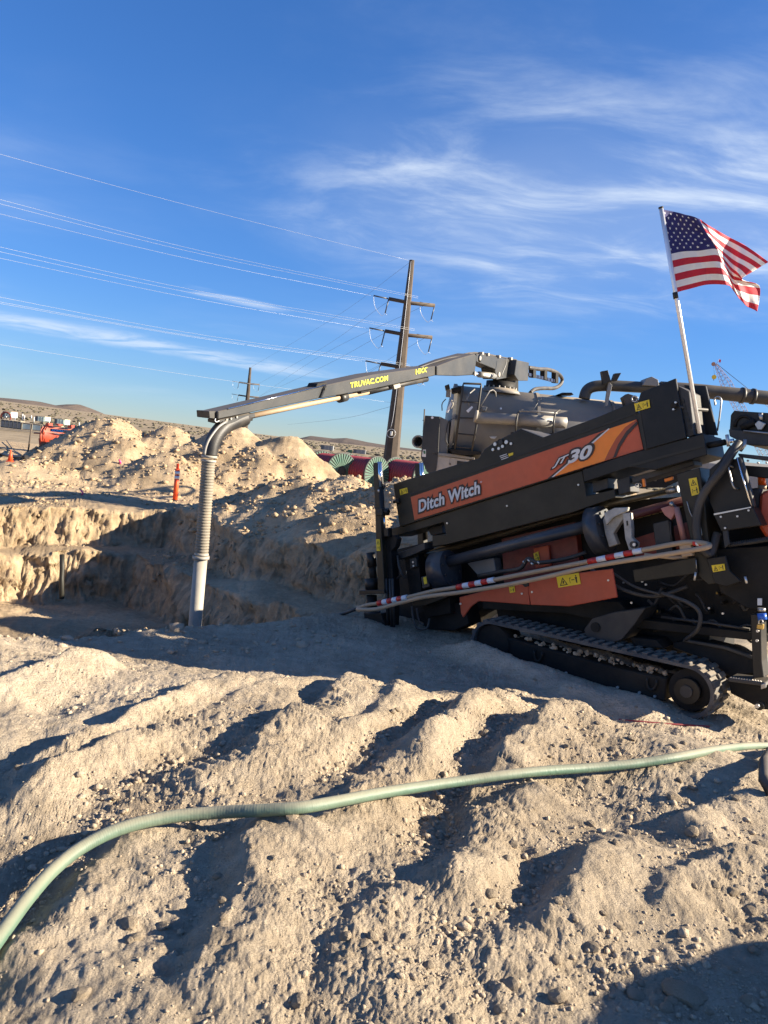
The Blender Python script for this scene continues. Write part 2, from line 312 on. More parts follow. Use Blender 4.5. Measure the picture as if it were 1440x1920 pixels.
class Frame:
    """a thing standing on the ground: local x along it, local y away from the camera, z up; photo pixels map onto its side plane at depth w"""
    def __init__(s, name, origin, ang, label=None, cat=None, group=None, parent=None):
        s.o = Vector(origin); s.ang = ang
        s.u = Vector((math.cos(ang), math.sin(ang), 0)); s.n = Vector((-math.sin(ang), math.cos(ang), 0))
        s.e = empty(name, origin, ang); tag(s.e, label, cat, group)
        if parent:
            q = s.o-parent.o; s.e.parent = parent.e; s.e.location = (q.dot(parent.u), q.dot(parent.n), q.z); s.e.rotation_euler = (0, 0, ang-parent.ang)
    def L(s, px, py, w=0.0):
        d = ray(px, py); t = ((s.o-CAM).dot(s.n)+w)/d.dot(s.n); q = CAM+d*t-s.o
        return Vector((q.dot(s.u), w, q.z))
    def scale(s, px, py, w=0.0):
        d = ray(px, py); return ((s.o-CAM).dot(s.n)+w)/d.dot(s.n)/FPX     # metres per pixel there
    def P(s, pts): return [s.L(*p) for p in pts]
    def poly(s, name, pts, w0, w1, mat, parent=None, bevel=.006):
        bm = bmesh.new(); bm_prism(bm, [s.L(x, y, w0) for x, y in pts], Vector((0, w1-w0, 0)), bevel)
        return link(name, bm_mesh(name, bm), mat, parent or s.e)
    def tube(s, name, pts, rpx, mat, parent=None, sm=0, seg=10, rfun=None):
        p = s.P(pts); r = rpx*s.scale(*pts[len(pts)//2]); return tube(name, p, r, mat, parent or s.e, sm, seg, rfun)
    def disc(s, name, px, py, w, rpx, h, mat, parent=None, seg=18):
        c = s.L(px, py, w); r = rpx*s.scale(px, py, w); return cyl(name, c, c+Vector((0, -h, 0)), r, mat, parent or s.e, None, seg)
    def text(s, name, body, bl, br, tl, w, mat, parent=None, bold=.0, shear=0.0, thick=.004, spacing=1.0, grow=0.0):
        me = text_mesh(body, bold, shear, .01, spacing)
        ref = text_mesh(body, 0.0 if grow else bold, shear, .01, spacing) if grow else me
        co = [v.co for v in ref.vertices]; x0, x1 = min(c.x for c in co), max(c.x for c in co); y0, y1 = min(c.y for c in co), max(c.y for c in co)
        A, B, C = s.L(*bl, w), s.L(*br, w), s.L(*tl, w)
        for v in me.vertices:
            fx, fy = (v.co.x-x0)/(x1-x0), (v.co.y-y0)/(y1-y0)
            v.co = A+(B-A)*fx+(C-A)*fy+Vector((0, -thick if v.co.z > 0 else 0, 0))
        if grow: bpy.data.meshes.remove(ref)
        me.materials.clear(); return link(name, me, mat, parent or s.e)

# ------------------------------------------------------------------ terrain height
_perm = np.random.RandomState(11).permutation(4096).astype(np.int64)
_ga = np.random.RandomState(12).rand(4096)*2*np.pi; _gx, _gy = np.cos(_ga), np.sin(_ga)
def perlin(x, y, seed=0):
    x = x+seed*17.31; y = y-seed*9.77
    xi = np.floor(x).astype(np.int64); yi = np.floor(y).astype(np.int64); xf = x-xi; yf = y-yi
    u = xf*xf*xf*(xf*(xf*6-15)+10); v = yf*yf*yf*(yf*(yf*6-15)+10)
    def g(ix, iy, dx, dy):
        h = _perm[(_perm[ix & 4095]+iy) & 4095]; return _gx[h]*dx+_gy[h]*dy
    a = g(xi, yi, xf, yf); b = g(xi+1, yi, xf-1, yf); c = g(xi, yi+1, xf, yf-1); d = g(xi+1, yi+1, xf-1, yf-1)
    return (a+u*(b-a)+v*((c+u*(d-c))-(a+u*(b-a))))*1.5
def fbm(x, y, f, octv, seed=0, gain=.5):
    s = 0; a = 1.0
    for i in range(octv): s = s+a*perlin(x*f, y*f, seed+i); f *= 2.03; a *= gain
    return s
def sst(a, b, x):
    t = np.clip((x-a)/(b-a), 0, 1); return t*t*(3-2*t)
def polydist(x, y, pts):
    """distance to an open polyline, signed side (+ left of travel), and parameter 0..1"""
    best = np.full(x.shape, 1e9); side = np.zeros(x.shape); par = np.zeros(x.shape); n = len(pts)-1
    cum = np.concatenate([[0], np.cumsum([math.dist(pts[i], pts[i+1]) for i in range(n)])]); cum /= cum[-1]
    for i in range(n):
        ax, ay = pts[i]; bx, by = pts[i+1]; dx, dy = bx-ax, by-ay; l2 = dx*dx+dy*dy
        t = np.clip(((x-ax)*dx+(y-ay)*dy)/l2, 0, 1); d = np.hypot(x-ax-t*dx, y-ay-t*dy)
        c = dx*(y-ay)-dy*(x-ax); m = d < best
        best = np.where(m, d, best); side = np.where(m, np.sign(c), side); par = np.where(m, cum[i]+t*(cum[i+1]-cum[i]), par)
    return best, side, par
def sdf_poly(x, y, pts):
    d = np.full(x.shape, 1e9); ins = np.zeros(x.shape, bool); n = len(pts)
    for i in range(n):
        ax, ay = pts[i]; bx, by = pts[(i+1) % n]; dx, dy = bx-ax, by-ay
        t = np.clip(((x-ax)*dx+(y-ay)*dy)/(dx*dx+dy*dy), 0, 1); d = np.minimum(d, np.hypot(x-ax-t*dx, y-ay-t*dy))
        c = ((ay > y) != (by > y)) & (x < dx*(y-ay)/(dy if dy else 1e-9)+ax); ins ^= c
    return np.where(ins, -d, d)
def gp(px, py, z=.45):
    q = gz(px, py, z); return (q.x, q.y)
# crests left by the machines (photo pixels): points, height, width of the shaded left flank, width of the sunlit right flank
RIDGES = [
    ([(700, 1248), (655, 1268), (610, 1325), (520, 1392), (450, 1440), (340, 1482), (250, 1512)], .17, .12, .55),
    ([(470, 1262), (385, 1298), (300, 1352), (190, 1415), (60, 1470), (-60, 1520)], .14, .13, .45),
    ([(240, 1240), (135, 1252), (70, 1285), (0, 1318), (-90, 1345)], .19, .16, .5),
    ([(330, 1385), (215, 1440), (100, 1490), (-20, 1560)], .09, .09, .3),
    ([(800, 1240), (745, 1255), (735, 1330), (700, 1375), (600, 1425)], .13, .14, .3),
    ([(1010, 1235), (945, 1252), (890, 1300), (850, 1360), (770, 1440), (690, 1478)], .19, .17, .4),
    ([(1215, 1300), (1095, 1270), (1060, 1330), (1010, 1400), (900, 1440), (860, 1475)], .24, .20, .55),
    ([(560, 1585), (505, 1610), (468, 1650), (448, 1740), (395, 1840), (330, 1935)], .15, .22, .5),
    ([(1050, 1500), (960, 1530), (900, 1560), (870, 1640), (845, 1720), (800, 1770)], .16, .22, .45),
    ([(300, 1560), (215, 1625), (150, 1720), (60, 1800), (-20, 1850)], .12, .18, .4),
    ([(700, 1510), (660, 1545), (610, 1600), (560, 1640)], .09, .15, .3),
    ([(1200, 1590), (1130, 1650), (1060, 1740), (960, 1800), (900, 1900)], .13, .20, .4),
    ([(760, 1700), (700, 1780), (640, 1850), (600, 1950)], .07, .12, .3),
    ([(1440, 1520), (1330, 1540), (1250, 1590)], .12, .12, .3),
    ([(1440, 1640), (1340, 1650), (1270, 1690), (1230, 1760)], .10, .12, .3),
    ([(620, 1255), (520, 1285), (430, 1330)], .05, .06, .2),
]
TROUGHS = [
    ([(860, 1262), (805, 1330), (740, 1392), (650, 1452), (575, 1535)], .14, .17),
    ([(985, 1300), (915, 1365), (865, 1440), (820, 1500), (800, 1600), (770, 1660)], .17, .2),
    ([(650, 1292), (560, 1352), (470, 1405), (360, 1450), (240, 1490), (90, 1560)], .06, .28),
    ([(440, 1300), (330, 1370), (200, 1440), (60, 1500)], .07, .16),
    ([(440, 1700), (390, 1800), (330, 1900)], .10, .2),
    ([(1010, 1620), (950, 1700), (930, 1800)], .08, .16),
]
def prep(L): return [([gp(*p) for p in l[0]],)+tuple(l[1:]) for l in L]
RG, TG = prep(RIDGES), prep(TROUGHS)
# the excavation: outline at the surface, and of the deeper part inside it
PIT = [(-12.5, 15.3), (-9.8, 17.2), (-7.4, 18.9), (-5.4, 20.1), (-3.9, 17.8), (-1.9, 15.4), (-.1, 13.7), (.9, 12.6), (.9, 11.9), (-.2, 11.0), (-1.0, 9.9), (-2.1, 8.6), (-3.2, 7.75), (-4.5, 7.35), (-7.0, 7.15), (-12.5, 7.0)]
LOW = [(-12.5, 13.9), (-9.0, 16.0), (-5.8, 18.3), (-4.6, 16.9), (-3.0, 14.6), (-1.6, 13.0), (-.5, 12.0), (-.6, 11.2), (-1.4, 10.1), (-2.4, 9.0), (-3.4, 8.1), (-4.6, 7.7), (-7.0, 7.5), (-12.5, 7.35)]
CONES = [(-11.2, 31, 2.25, 3.6), (-9.0, 31.5, 2.2, 3.2), (-11.4, 30.0, 1.5, 2.6), (-10.0, 29.5, 1.6, 2.6), (-6.4, 31.5, 2.5, 3.5), (-7.6, 30.5, 1.7, 2.6), (-4.15, 31, 2.3, 3.2), (-5.2, 30.2, 1.8, 2.6),
         (-12.6, 27.5, .55, 2.4), (-8.2, 28.5, 1.2, 2.6), (-18, 30, .9, 2.5)]
RUB_SHADE = [(-4.0, 20.2, .45, 1.8), (-2.2, 19.6, 1.25, 2.6), (-.9, 18.8, 1.5, 2.4), (.5, 17.8, 1.6, 2.6), (1.6, 16.5, 1.3, 2.4), (-2.6, 18.4, .6, 1.7), (-.4, 16.4, .95, 2.0), (1.8, 14.4, 1.5, 2.3), (3.3, 13.7, 2.4, 3.0), (5.0, 12.2, 2.3, 2.6)]  # heaps at the end hide behind the drill, added to shade the pit
def H(x, y, fine=True):
    x = np.asarray(x, float); y = np.asarray(y, float); r = np.hypot(x, y)
    sd = -.643*(x-3.1)-.766*(y-7.42)
    z = .52*sst(.35, 2.7, sd)*(1-sst(5.4, 7.7, y-.05*x))
    z = z+.10*fbm(x, y, .33, 3, 3)*sst(.2, 1.5, sd)*(1-sst(9, 12, y))+.06*fbm(x, y, .25, 3, 5)*sst(9, 14, y)
    ud = .766*(x-3.1)-.643*(y-7.42); win = sst(-3.0, -2.2, ud)*(1-sst(-.35, .15, ud))       # earth pushed up along the track
    z = z+win*(.20*np.exp(-((sd-.34)/.22)**2)*(.75+.6*perlin(ud*1.7, sd*1.5, 9))+.05*sst(-.6, -.3, sd)*(1-sst(.1, .3, sd)))
    near = (y < 10.5) & (r < 12)
    if near.any():
        xn, yn = x[near], y[near]; zn = np.zeros(xn.shape)
        wob = .05*fbm(xn, yn, 1.1, 3, 21); wx = xn+wob; wy = yn+.05*fbm(xn, yn, 1.1, 3, 31)
        for pts, h, wl, wr in RG:
            d, s, p = polydist(wx, wy, pts); w = np.where(s < 0, wl, wr)      # travel runs towards the lower left: right-hand side is the shaded flank
            w = np.where(s > 0, wr, wl); e = sst(0, .12, p)*(1-sst(.85, 1, p))
            hh = h*(.8+.35*fbm(xn, yn, 1.6, 2, 41)); zn += hh*e*(1-sst(0, 1, d/w))**1.25
        for pts, h, w in TG:
            d, s, p = polydist(wx, wy, pts); e = sst(0, .15, p)*(1-sst(.8, 1, p))
            zn -= .62*h*e*(1-sst(.25, 1, d/w))
            if fine:                                              # cleat prints pressed into the bed
                ln = sum(math.dist(pts[i], pts[i+1]) for i in range(len(pts)-1)); cl = np.sin(p*ln*2*np.pi/.085+1.5*np.sign(d*s)*d/w)
                zn += .013*e*(1-sst(.55, .95, d/w))*np.clip(cl*1.8, -1, 1)*(.45+.55*sst(-.2, .3, fbm(xn, yn, 1.3, 2, 47)))
        z[near] += zn*.66*(1-sst(6.5, 7.9, yn))
    # unseen heap added right of the view to shade the lower right
    z = z+1.05*(1-sst(0, 1.4, np.hypot((x-3.45)*.9, y-2.25)))
    pile = np.zeros(x.shape)
    for cx, cy, h, rr in CONES+RUB_SHADE:
        d = (np.sqrt((x-cx)**2+(y-cy)**2+.30)-.42)*(1+.25*perlin(x*.55, y*.55, int(cx*3) % 7)); pile = np.maximum(pile, h*np.clip(1.08-d/rr, 0, 1)**1.15)
    z = z+pile
    far = sst(15, 22, r)
    pm = np.clip(pile/.5, 0, 1)
    # excavation
    wx = x+.22*fbm(x, y, .45, 3, 61)+.10*fbm(x, y, 2.4, 3, 71); wy = y+.22*fbm(x, y, .45, 3, 81)+.10*fbm(x, y, 2.4, 3, 91)
    if fine: wx = wx+.045*np.abs(fbm(x, y, 6.0, 3, 75)); wy = wy+.045*np.abs(fbm(x, y, 6.0, 3, 95))
    pit = (x > -13.5) & (x < 2) & (y > 7) & (y < 21.5); inpit = np.zeros(x.shape)
    if pit.any():
        X, Y, zp = wx[pit], wy[pit], z[pit]
        s1 = -sdf_poly(X, Y, PIT); s2 = -sdf_poly(X, Y, LOW)
        bench = -.82+.25*sst(-4, -1, X)+.10*fbm(X, Y, .6, 3, 15)
        k1 = sst(-.04, .42, s1); zz = zp*(1-k1)+bench*k1
        floor = -1.95+.11*(17-np.clip(Y, 12.3, 17))+.06*fbm(X, Y, .9, 3, 16)
        floor = np.where((Y < 11.6) & (X < -2.6), floor-.75*sst(0, .35, 11.6-Y)*sst(0, .4, -2.6-X), floor)
        slump = np.clip(1.6-np.hypot((X+10.2)*.85, Y-13.4)*.55, 0, 2)            # fallen earth down the left side
        floor = floor+slump
        floor = floor+np.clip(1.15-np.hypot(X+3.75, (Y-11.3)*1.2)*1.0, 0, 1)      # heap at the mouth of the trench
        k2 = sst(-.05, .38, s2); zz = zz*(1-k2)+np.minimum(floor, zz)*k2
        z[pit] = zz; inpit[pit] = k1
    if fine:
        rough = .35+.65*sst(-.25, .45, fbm(x, y, .8, 2, 101))
        amp = (1-.35*inpit)*(1-.55*sst(13, 22, r))
        z = z+amp*(.034*fbm(x, y, 1.7, 5, 111, .58))+amp*rough*(.013*np.abs(fbm(x, y, 7.0, 5, 121, .66))-.005)
        z = z+amp*rough*.007*np.abs(perlin(x*46, y*46, 131))*(r < 8)
        z = z+pm*(.09*fbm(x, y, 1.1, 3, 141, .5))*sst(14, 18, r)
        z = z+.05*far*np.abs(fbm(x, y, 1.4, 3, 151, .55))*(1-inpit)
    edge = sst(44, 58, r); z = z*(1-edge)
    return z
def hit(px, py, lift=0.0, fine=False):
    d = ray(px, py); t = np.concatenate([np.arange(1.2, 12, .01), np.arange(12, 70, .04)])
    g = CAM.z+d.z*t-H(d.x*t, d.y*t, fine)-lift; i = np.argmax(g < 0)
    if not (g < 0).any(): i = len(t)-1
    t0 = t[i]; return Vector((d.x*t0, d.y*t0, CAM.z+d.z*t0))

# ground: fan-shaped mesh, dense where the land is steep or near
def build_ground():
    dense = np.linspace(-R(36), R(36), 800)
    outer = np.concatenate([np.linspace(-math.pi, -R(36), 90)[:-1], dense, np.linspace(R(36), math.pi, 90)[1:-1]])
    rows = 780; rr = np.concatenate([np.linspace(.4, 10, 700), np.linspace(10, 24, 900)[1:], np.geomspace(24, 60, 400)[1:]])
    sa, ca = np.sin(outer)[:, None], np.cos(outer)[:, None]
    sub = np.unique(np.concatenate([np.arange(0, len(outer), 7), [len(outer)-1]]))
    Zs = H(sa[sub]*rr[None, :], ca[sub]*rr[None, :], False)
    hi = np.clip(np.searchsorted(sub, np.arange(len(outer))), 1, len(sub)-1); tt = ((np.arange(len(outer))-sub[hi-1])/(sub[hi]-sub[hi-1]))[:, None]
    Z = Zs[hi-1]*(1-tt)+Zs[hi]*tt
    dr = np.diff(rr)[None, :]; dz = np.diff(Z, axis=1); rm = .5*(rr[1:]+rr[:-1])[None, :]
    m = np.sqrt((dr*(.16+1.75/np.maximum(rm, 1.7)))**2+(dz*1.5)**2)/np.maximum(rm, 1.9)
    # smooth the spacing across neighbouring columns so that rows run evenly
    cum = np.concatenate([np.zeros((len(outer), 1)), np.cumsum(m, axis=1)], axis=1); cum /= cum[:, -1:]
    for k in (14, 14, 10):
        pad = np.concatenate([cum[-k:], cum, cum[:k]]); cs = np.cumsum(np.concatenate([np.zeros((1, cum.shape[1])), pad]), axis=0); cum = (cs[2*k+1:]-cs[:-2*k-1])/(2*k+1)
    q = np.linspace(0, 1, rows); RR = np.stack([np.interp(q, cum[i], rr) for i in range(len(outer))])
    X, Y = sa*RR, ca*RR; Z = H(X, Y, True)
    # cut faces of the excavation: push the steep parts in and out so that they show bucket marks, ledges and hollows
    mk = (X > -13.5) & (X < 2.2) & (Y > 7) & (Y < 21.5); x, y, z = X[mk], Y[mk], Z[mk]; e = .12
    gx = (H(x+e, y, False)-H(x-e, y, False))/(2*e); gy = (H(x, y+e, False)-H(x, y-e, False))/(2*e); gm = np.hypot(gx, gy)+1e-6
    st = sst(.7, 1.8, gm); a = x*1.25+.3*y
    off = .13*fbm(a, z*1.6+5, 1.5, 6, 301, .62)+.035*np.abs(fbm(a, z*.5, 8.0, 4, 311, .62))+.05*np.clip(fbm(a*.25, z, 4.5, 2, 321), -.6, .6)
    X[mk] = x+st*off*gx/gm; Y[mk] = y+st*off*gy/gm; Z[mk] = z+st*.05*fbm(a, z, 6, 2, 331)
    nC = len(outer); co = np.stack([X, Y, Z], -1).reshape(-1, 3)
    i, j = np.meshgrid(np.arange(nC), np.arange(rows-1), indexing='ij'); i2 = (i+1) % nC
    F = np.stack([i*rows+j, i*rows+j+1, i2*rows+j+1, i2*rows+j], -1).reshape(-1, 4)
    me = bpy.data.meshes.new('ground'); me.vertices.add(len(co)); me.vertices.foreach_set('co', co.ravel())
    me.loops.add(F.size); me.loops.foreach_set('vertex_index', F.ravel().astype(np.int32))
    me.polygons.add(len(F)); me.polygons.foreach_set('loop_start', np.arange(0, F.size, 4, dtype=np.int32)); me.polygons.foreach_set('loop_total', np.full(len(F), 4, np.int32))
    me.polygons.foreach_set('use_smooth', np.ones(len(F), bool)); me.update(calc_edges=True); me.validate()
    o = link('ground', me, 'dirt'); tag(o, 'churned pale tan earth with ruts, spoil heaps and a stepped excavation', None, None, 'structure'); return o
build_ground()

def polar_sheet(name, r0, r1, nr, az0, az1, na, zf, mat):
    rr = np.geomspace(r0, r1, nr); az = np.linspace(az0, az1, na); X = np.sin(az)[:, None]*rr; Y = np.cos(az)[:, None]*rr
    co = np.stack([X, Y, zf(X, Y)], -1).reshape(-1, 3); f = [(i*nr+j, i*nr+j+1, (i+1)*nr+j+1, (i+1)*nr+j) for i in range(na-1) for j in range(nr-1)]
    return link(name, mesh_from(name, co, f), mat, None, True)
def zplain(x, y):
    r = np.hypot(x, y); az = np.arctan2(x, y)
    rise = np.clip((-az-.12)/.4, 0, 1)*np.clip((r-250)/2500, 0, 1.2)*26
    return -.12+rise+.25*fbm(x, y, .012, 3, 7)*np.clip((r-60)/60, 0, 1)+.9*fbm(x, y, .004, 3, 9)*np.clip((r-250)/600, 0, 1)
tag(polar_sheet('plain', 56, 12000, 150, -math.pi, math.pi, 361, zplain, 'plain'), 'dry desert plain running to the horizon', None, None, 'structure')
# hills: silhouette heights read off the photograph, each range with its own distance and depth
def hill_range(name, Yd, prof, depth, seed, label):
    pts = [at(px, py, Yd) for px, py in prof]; xs = np.array([p.x for p in pts]); zs = np.array([p.z for p in pts])
    nx, ny = 160, 26; X = np.linspace(xs[0], xs[-1], nx); V = np.linspace(-1, 1, ny)
    top = np.interp(X, xs, zs); co = []
    for i in range(nx):
        for v in V:
            y = Yd+v*depth; k = 1-abs(v)**1.2
            co.append((X[i]*(1+.0*v), y, -14+(top[i]+14)*k*(1+.30*(1-k)*float(fbm(np.array([X[i]/depth*3]), np.array([v*2.0]), 1.0, 4, seed)[0]))))
    f = [(i*ny+j, i*ny+j+1, (i+1)*ny+j+1, (i+1)*ny+j) for i in range(nx-1) for j in range(ny-1)]
    o = link(name, mesh_from(name, co, f), 'hill', None, True); tag(o, label, None, None, 'structure')
hill_range('hills', 3600, [(-700, 720), (-300, 722), (-60, 742), (20, 747), (70, 752), (130, 766), (220, 782), (330, 795), (450, 812), (560, 826)], 900, 3, 'long dark brown hill on the left horizon')
hill_range('hills', 4600, [(60, 800), (85, 757), (105, 760), (128, 758), (148, 758), (165, 764), (190, 776), (240, 786), (300, 800)], 500, 5, 'small pale peak behind the long dark hill')
hill_range('hills', 6500, [(540, 832), (566, 821), (583, 817), (600, 819), (625, 822), (650, 821), (672, 825), (690, 829), (715, 833), (745, 838), (820, 847), (900, 860)], 700, 8, 'low purple brown hills left of the tall power pole')

# ------------------------------------------------------------------ directional drill
D = Frame('directional_drill', (.124, 9.92, 0), R(-40), 'black and red tracked directional drill with raised pipe box and orange stripe', 'drill')
DE = D.e
# --- undercarriage: near track
def make_track(w0, wid, lugs):
    c1, c2 = D.L(919, 1207, 0), D.L(1286, 1297, 0); r = .265
    ax = (c2-c1); ln = ax.length; ax.normalize(); up = Vector((-ax.z, 0, ax.x))
    path = []; ns = 22
    for k in range(ns+1):
        t = math.pi/2-math.pi*k/ns; path.append((c2, t))
    for k in range(ns+1):
        t = -math.pi/2-math.pi*k/ns; path.append((c1, t))
    def ring(rad): return [c+ax*(math.cos(t)*rad)+up*(math.sin(t)*rad) for c, t in path]
    O, I = ring(r), ring(r-.034); n = len(O); bm = bmesh.new()
    vo = [[bm.verts.new(p+Vector((0, w, 0))) for p in P] for w in (w0, w0+wid) for P in (O, I)]
    for i in range(n):
        j = (i+1) % n
        for a, b in ((0, 1), (1, 3), (3, 2), (2, 0)):
            bm.faces.new((vo[a][i], vo[a][j], vo[b][j], vo[b][i]))
    T = link('track', bm_mesh('track', bm), 'rubber', DE)
    if lugs:
        per = 2*ln+2*math.pi*r; cnt = 58; st = per/cnt
        bm = bmesh.new(); bm_prism(bm, [Vector(p) for p in ((-.036, 0, -.012), (.036, 0, -.012), (.026, 0, .024), (-.026, 0, .024))], Vector((0, wid*.46, 0)), .005); lm = bm_mesh('lug', bm); lm.materials.append(MAT['rubber'])
        for k in range(cnt*2):
            s = (k//2+(.5 if k % 2 else 0))*st; s %= per
            if s < ln: p = c1+ax*s+up*r; tdir = ax; nd = up
            elif s < ln+math.pi*r:
                t = math.pi/2-(s-ln)/r; nd = ax*math.cos(t)+up*math.sin(t); p = c2+nd*r; tdir = Vector((nd.z, 0, -nd.x))
            elif s < 2*ln+math.pi*r: p = c2-ax*(s-ln-math.pi*r)-up*r; tdir = -ax; nd = -up
            else:
                t = -math.pi/2-(s-2*ln-math.pi*r)/r; nd = ax*math.cos(t)+up*math.sin(t); p = c1+nd*r; tdir = Vector((nd.z, 0, -nd.x))
            o = link('lug', lm, None, T); wy = w0+(.01 if k % 2 == 0 else wid*.53)
            o.matrix_local = Matrix(((tdir.x, 0, nd.x, p.x), (0, 1, 0, wy), (tdir.z, 0, nd.z, p.z), (0, 0, 0, 1)))
    # frame beam, idler, sprocket, rollers
    a, b = c1+ax*.06, c2-ax*.22
    bm = bmesh.new(); bm_prism(bm, [a-up*.17+Vector((0, w0+.07, 0)), b-up*.17+Vector((0, w0+.07, 0)), b+up*.07+Vector((0, w0+.07, 0)), b-ax*.5+up*.05+Vector((0, w0+.07, 0)), a+up*.11+Vector((0, w0+.07, 0)), a-ax*.05+up*.03+Vector((0, w0+.07, 0))], Vector((0, wid-.14, 0)), .012)
    F = link('track_frame', bm_mesh('track_frame', bm), 'dark', T)
    W = Vector((0, 1, 0))
    cyl('idler', c1+W*(w0+.05), c1+W*(w0+wid-.05), r-.05, 'dark', T)
    sp = cyl('sprocket', c2+W*(w0+.10), c2+W*(w0+wid-.05), r-.06, 'dark', T, None, 26)
    cyl('hub', c2+W*(w0+.02), c2+W*(w0+.12), .125, 'black', T, None, 24); cyl('hub_cap', c2+W*(w0+.0), c2+W*(w0+.03), .06, 'greydark', T, None, 16)
    for k in range(5):
        p = c1+ax*(.35+k*(ln-.75)/4)-up*(r-.09); cyl('roller', p+W*(w0+.06), p+W*(w0+wid-.06), .065, 'dark', T, None, 14)
    for k, (px, py) in enumerate(((971, 1240), (994, 1246), (1024, 1253), (1060, 1262), (1157, 1289), (1198, 1299), (1227, 1306))):
        q = D.L(px, py, w0+.045); cyl('bolt', q, q+W*.04, .014, 'zinc', T, None, 8)
    for px, py in ((1009, 1226), (1222, 1278)):                      # cast lugs on the frame side
        s_ = D.scale(px, py); cc = D.L(px, py, w0+.045)
        bm = bmesh.new(); bm_tube(bm, [cc+ax*(math.cos(t)*.05)+up*(math.sin(t)*.085) for t in (R(20)-R(220)*k/10 for k in range(11))], .014, 8); link('tow_eye', bm_mesh('tow_eye', bm), 'black', T)
    return T
make_track(0.0, .42, True); make_track(1.62, .42, False)
# earth packed on the track frame
bm = bmesh.new()
for k in range(90):
    f = random.random(); px, py = 965+f*(1255-965), 1192+f*(1262-1192)-random.uniform(-4, 6)+4
    c = D.L(px, py, random.uniform(.1, .3)); s_ = random.uniform(.012, .035)
    m_ = bmesh.ops.create_icosphere(bm, subdivisions=1, radius=s_, matrix=Matrix.Translation(c))
    for v in m_['verts']: v.co = c+(v.co-c)*random.uniform(.7, 1.25)
tag(link('packed_earth', bm_mesh('packed_earth', bm), 'clod', DE), None, None, None, 'stuff')

# --- chassis and engine mass behind the side plates
D.poly('chassis', [(744, 1030), (860, 1002), (1090, 945), (1290, 930), (1500, 905), (1520, 1205), (1330, 1178), (1160, 1150), (1060, 1146), (905, 1138), (880, 1160), (858, 1176), (748, 1178)], .75, 1.45, 'dark')
D.poly('engine_block', [(940, 1010), (1078, 978), (1088, 1068), (945, 1096)], .62, .74, 'deepred')
D.poly('engine_cover', [(1000, 1028), (1028, 1022), (1032, 1060), (1004, 1066)], .57, .61, 'red')
D.poly('engine_rail', [(1186, 1010), (1300, 975), (1306, 1020), (1192, 1050)], .62, .74, 'deepred')
D.poly('fluid_tank', [(876, 1056), (925, 1046), (930, 1070), (897, 1080)], .56, .73, 'pipegrey')
D.poly('belly_plate', [(782, 1148), (868, 1128), (880, 1170), (852, 1182), (800, 1180)], .45, .74, 'dark')
D.poly('cross_beam', [(905, 1124), (1160, 1128), (1190, 1160), (1440, 1190), (1440, 1204), (1180, 1176), (1060, 1150), (905, 1142)], .4, .74, 'dark')
D.poly('undercarriage_filler', [(930, 1140), (1250, 1150), (1330, 1190), (1330, 1232), (1200, 1212), (1120, 1196), (990, 1172), (935, 1165)], .62, 1.5, 'dark')  # block added between the tracks to keep the gaps dark
D.poly('track_mount', [(1095, 1180), (1110, 1160), (1150, 1148), (1210, 1140), (1190, 1170), (1165, 1200), (1140, 1208), (1100, 1200)], .2, .6, 'greydark')
D.disc('mount_pin', 1117, 1176, .2, 9, .02, 'dark')
D.poly('rear_mount', [(1180, 1195), (1230, 1200), (1245, 1216), (1190, 1212)], .3, .6, 'dark')
# --- front stake-down post
def post(w, name, full):
    dx = 0 if full else 78; dy = 0 if full else 2
    P_ = D.poly(name, [(699+dx, 868+dy), (708+dx, 867+dy), (713+dx, 960+dy), (721+dx, 1108+dy), (708+dx, 1108+dy), (703+dx, 960+dy)], w, w+.10, 'olive')
    D.tube('chrome_rod', [(711.5+dx, 866+dy, w+.03), (714+dx, 914+dy, w+.03)], 4.2, 'chrome', P_)
    D.tube('cylinder_barrel', [(714+dx, 914+dy, w+.03), (720+dx, 1010+dy, w+.03)], 4.6, 'black', P_)
    D.tube('barrel_band', [(712.5+dx, 918+dy, w+.03), (712.8+dx, 923+dy, w+.03)], 5.0, 'zinc', P_)
    return P_
pf = post(.02, 'stake_down_post', True); post(.85, 'stake_down_post', False)
D.poly('pivot_clamp', [(702, 953), (716, 953), (717, 966), (705, 967)], -.005, .15, 'olive', pf); D.tube('pivot_pin', [(710, 959, -.012), (711, 959, .02)], 3.2, 'greydark', pf)
D.tube('clamp_knob', [(716, 958, .05), (724, 959, .05), (728, 961, .05)], 5.5, 'black', pf)
D.tube('feed_rod', [(720, 966, .05), (721, 990, .05)], 2.3, 'chrome', pf)
D.poly('feed_block', [(718, 990), (727, 990), (728, 1006), (719, 1006)], .03, .12, 'black', pf)
D.poly('inner_column', [(719, 1004), (731, 1004), (738, 1110), (736, 1176), (723, 1176), (724, 1100)], .10, .24, 'dark', pf)
for x0 in (724, 731, 736): D.tube('guide_pipe', [(x0, 1085, .06), (x0+3, 1176, .06)], 2.6, 'greydark', pf)
D.poly('hose_guard', [(728, 1010), (738, 1003), (745, 1010), (741, 1026), (731, 1036), (727, 1030)], .1, .2, 'dark', pf)
au = D.tube('auger_motor', [(695, 1036, .12), (698, 1063, .12)], 9, 'black', None, 0, 16)
D.tube('auger_motor_body', [(698, 1062, .12), (700, 1084, .12)], 7, 'dark', au, 0, 16); D.tube('auger_gearbox', [(696, 1084, .12), (698, 1106, .12)], 13, 'black', au, 0, 16)
D.poly('auger_plate', [(673, 1107), (720, 1106), (721, 1113), (673, 1115)], .0, .3, 'black', au)
D.tube('auger_neck', [(697, 1116, .12), (697, 1146, .12)], 10, 'dark', au, 0, 16); D.tube('auger_collar', [(698, 1145, .12), (698, 1152, .12)], 16, 'greydark', au, 0, 20)
